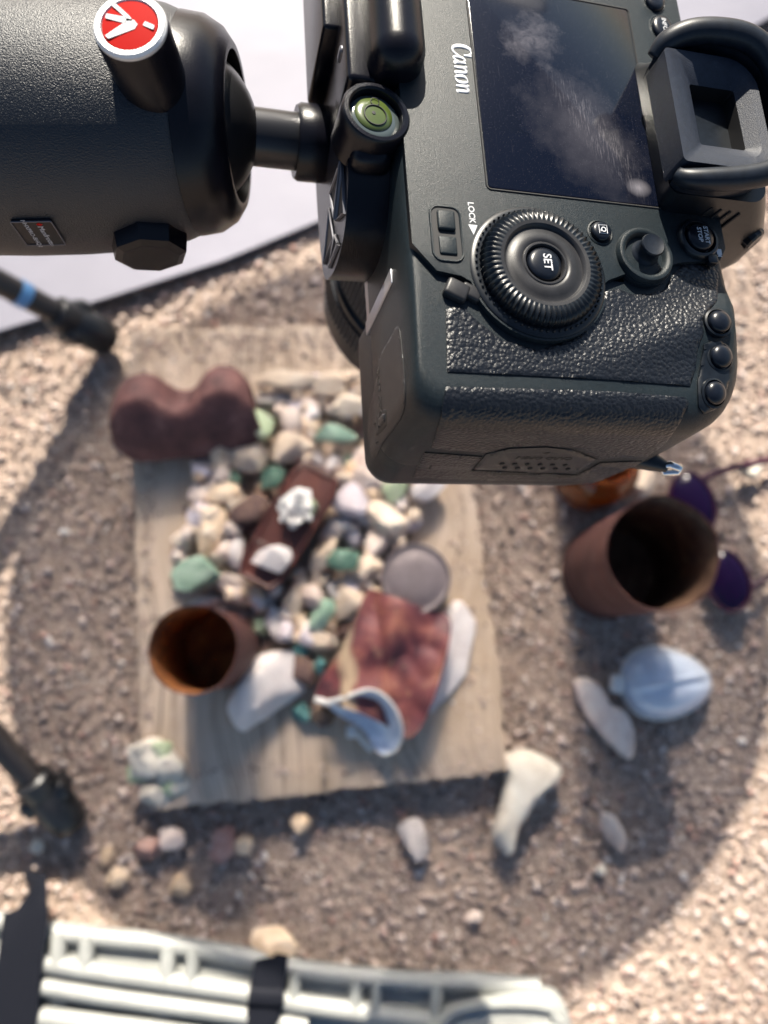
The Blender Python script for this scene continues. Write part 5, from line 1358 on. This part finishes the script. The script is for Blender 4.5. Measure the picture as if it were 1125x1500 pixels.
# friction knob with the red emblem, pointing straight up
M_PIN = simple('dull_steel_pin', (0.10, 0.11, 0.13), 0.4, metal=0.5)
def knob():
    k = Vector((0, 0, 0)); zt = HZ + HR + .0105; c = g(190, 37, zt); I = Matrix.Identity(3); b = Vector((c.x, c.y, 0))
    hp('emblem_knob', revolve([(.0088, zt - .022), (.0090, zt - .002), (.0086, zt - .0008), (.0076, zt - .0006)], 56, I, b), M_HEADBLK)
    hp('silver_ring', revolve([(.0087, zt - .0016), (.0088, zt - .0003), (.0082, zt + .0004), (.0070, zt + .0003), (.0067, zt - .0004)], 56, I, b, close0=False, close1=False), M_SILVER)
    em = hp('emblem', revolve([(.0068, zt - .0006), (.0066, zt), (.004, zt + .0002), (.0001, zt + .0003)], 48, I, b, close1=False), M_RED)
    # white mark: three legs meeting at a point plus a short bar
    zz = zt + .00030
    Rm = Matrix.Rotation(rad(-14), 3, 'Z'); s = .00100
    for poly in ([(-5.6, 3.9), (-4.9, 4.6), (-.6, 2.1), (.6, 1.0), (-.9, .6), (-1.6, 1.6)],
                 [(-6.0, .2), (-6.1, 1.4), (-1.2, 1.6), (-.9, .0)],
                 [(-4.6, -4.3), (-3.6, -4.9), (1.6, -.9), (1.9, .4), (.8, 1.3), (-1.0, 1.4), (-1.2, .2)],
                 [(3.2, .5), (3.4, 1.6), (5.9, 1.1), (5.9, .0)]):
        hp('emblem_mark', xf(prism([(a * s, b_ * s) for a, b_ in poly], 0, .00012), Rm, Vector((c.x, c.y, zz - .00002))), M_PRINT, parent=em)
    # raised boss with a slot beside it
    # large lock knob further left
    kx = Vector((-.1425, HY + .0200, 0))
    fl = lambda q, a, i: Vector((q.x * (1 + .05 * math.cos(6 * a)), q.y * (1 + .05 * math.cos(6 * a)), q.z))
    hp('lock_knob', revolve([(.0165, HZ + .020), (.0165, HZ + HR + .004), (.0185, HZ + HR + .006), (.0190, HZ + HR + .022), (.0170, HZ + HR + .026), (.010, HZ + HR + .027)], 72, I, kx, fn=fl), M_HEADBLK, ang=60)
    # hexagonal friction lock on the dark underside, facing the viewer
    d = Vector((.12, -.97, -.06)).normalized(); p = Vector((-.0735, HY, HZ - .004)) + d * (HR - .0125)
    hp('side_knob', revolve([(.0110, 0), (.0112, .010), (.0106, .0145), (.0085, .0155)], 8, frame(d, (1, 0, 0)), p), M_HEADBLK, ang=20)
knob()
def head_label():
    # small plate with maker's lettering low on the shaded side
    bm = bmesh.new(); bm.from_mesh(bpy.data.objects['head_housing'].data); bv = BVHTree.FromBMesh(bm); bm.free()
    def hh(px, py):
        o = CAMP - hl; l, n_, _, _ = bv.ray_cast(o, ray(px, py).normalized())
        if l is not None and n_.dot(o - l) < 0: n_ = -n_
        return l, n_
    l, n_ = hh(57, 340)
    if l is None: print('label miss'); return
    x = Vector((1, 0, 0)); x = (x - n_ * x.dot(n_)).normalized(); y = n_.cross(x); M = Matrix((x, y, n_)).transposed()
    s = (l + hl - CAMP).length / F * 0.97
    pl = mesh('label_plate', *xf(prism(round_rect(-26 * s, 26 * s, -25 * s, 25 * s, 2 * s, 3), -.0008, .0005, .0002), M, l), M_HEADBLK, head)
    tx = Matrix((-y, x, n_)).transposed()
    mesh('label_frame', *xf(tube([(a, b, .0005) for a, b in round_rect(-26 * s, 26 * s, -25 * s, 25 * s, 2 * s, 3)], .00022, 6, closed=True), M, l), M_RIB, head)
    mesh('label_lettering', *xf(text_vf('Manfrotto', 10.5 * s, .0, .00004), tx, l + x * 8 * s - y * 6 * s + n_ * .00055), M_PRINT2, pl, ang=180)
    mesh('label_lettering', *xf(text_vf('MHXPRO-BHQ2', 8.2 * s, .0, .00004), tx, l - x * 9 * s + n_ * .00055), M_PRINT2, pl, ang=180)
    mesh('label_emblem', *xf(prism([(-3 * s, 0), (0, 4.5 * s), (3.5 * s, 0), (0, -4.5 * s)], 0, .0001), tx, l + x * 9 * s + y * 19.5 * s + n_ * .0005), M_RED, pl)
M_PRINT2 = simple('grey_print', (0.42, 0.42, 0.44), 0.5)
head_label()

# ------------------------------------------------------------------ tripod
f1 = g(166, 505, 0.0); f2 = g(112, 1205, 0.0)
def tripod():
    e1 = g(0, 416, .10); e2 = g(0, 1090, .10)
    # apex: where both legs seen in the picture lead to, at the height of the head
    za = HZ + 0.02; apex = Vector((-0.62, HY + 0.02, za))
    t = empty('tripod', (apex.x, apex.y, 0), 'black tripod with carbon tube legs standing left of the still life', 'tripod')
    L = lambda p: Vector(p) - t.location
    # legs aim from the foot along the direction seen in the picture
    def leg(foot, px2, ring):
        # point on the leg above pixel px2: chosen so that the leg leans towards the apex
        best = None
        for zz in np.linspace(.02, .3, 120):
            q = g(px2[0], px2[1], zz); d = (q - foot); e = (apex - foot)
            a = d.angle(e)
            if best is None or a < best[0]: best = (a, q)
        d = (best[1] - foot).normalized(); top = foot + d * ((za - 0.01) / d.z) if d.z > .2 else apex
        up = foot + d * .012
        P = lambda k: foot + d * k
        lg = mesh('leg', *tube([L(P(.034)), L(P(.26))], .0092, 24), M_CARBON, t, ang=60)
        mesh('upper_tube', *tube([L(P(.24)), L(P(.27)), L(top)], .0125, 24), M_CARBON, lg, ang=60); mesh('leg_lock', *tube([L(P(.225)), L(P(.275))], .0165, 24), M_LEGBLK, lg)
        M = frame(d)
        mesh('foot', *revolve([(.0105, .0), (.0135, .003), (.0145, .010), (.0148, .022), (.0128, .034), (.0118, .036), (.0118, .042), (.0100, .046)], 32, M, L(foot) + Vector((0, 0, .001))), M_LEGBLK, lg, ang=40)
        mesh('foot_flange', *xf(bbox(-.0175, .0175, -.010, .010, .026, .040, .003), M, L(foot)), M_LEGBLK, lg)
        mesh('foot_collar', *revolve([(.0128, .036), (.0135, .038), (.0135, .050), (.0115, .052), (.0098, .052)], 32, M, L(foot)), M_LEGBLK, lg)
        if ring: mesh('blue_ring', *revolve([(.0093, ring), (.0100, ring + .0006), (.0100, ring + .0085), (.0093, ring + .009)], 32, M, L(foot), close0=False, close1=False), M_BLUE, lg)
        return top
    t1 = leg(f1 + Vector((0, 0, .006)), (0, 414), .074); t2 = leg(f2 + Vector((0, 0, .006)), (0, 1090), None)
    mid = (t1 + t2) / 2
    mesh('hub', *xf(bbox(-.03, .03, -.035, .035, -.03, .03, .008), Matrix.Identity(3), L(apex)), M_LEGBLK, t)
    mesh('crown_arm', *tube([L(t1), L(apex)], .016, 16), M_LEGBLK, t); mesh('crown_arm', *tube([L(t2), L(apex)], .016, 16), M_LEGBLK, t)
    f3 = Vector((apex.x - .35, apex.y - .02, 0.006)); lg = mesh('leg', *tube([L(apex), L(f3)], [.0125, .0092], 20), M_CARBON, t)
    mesh('foot', *revolve([(.012, 0), (.0148, .012), (.0118, .04)], 24, frame(apex - f3), L(f3)), M_LEGBLK, lg)
    mesh('centre_column', *tube([L((-.325, HY, HZ)), L(apex)], .014, 24), M_CARBON, t, ang=60)
    print('legs', t1, t2, apex)
tripod()
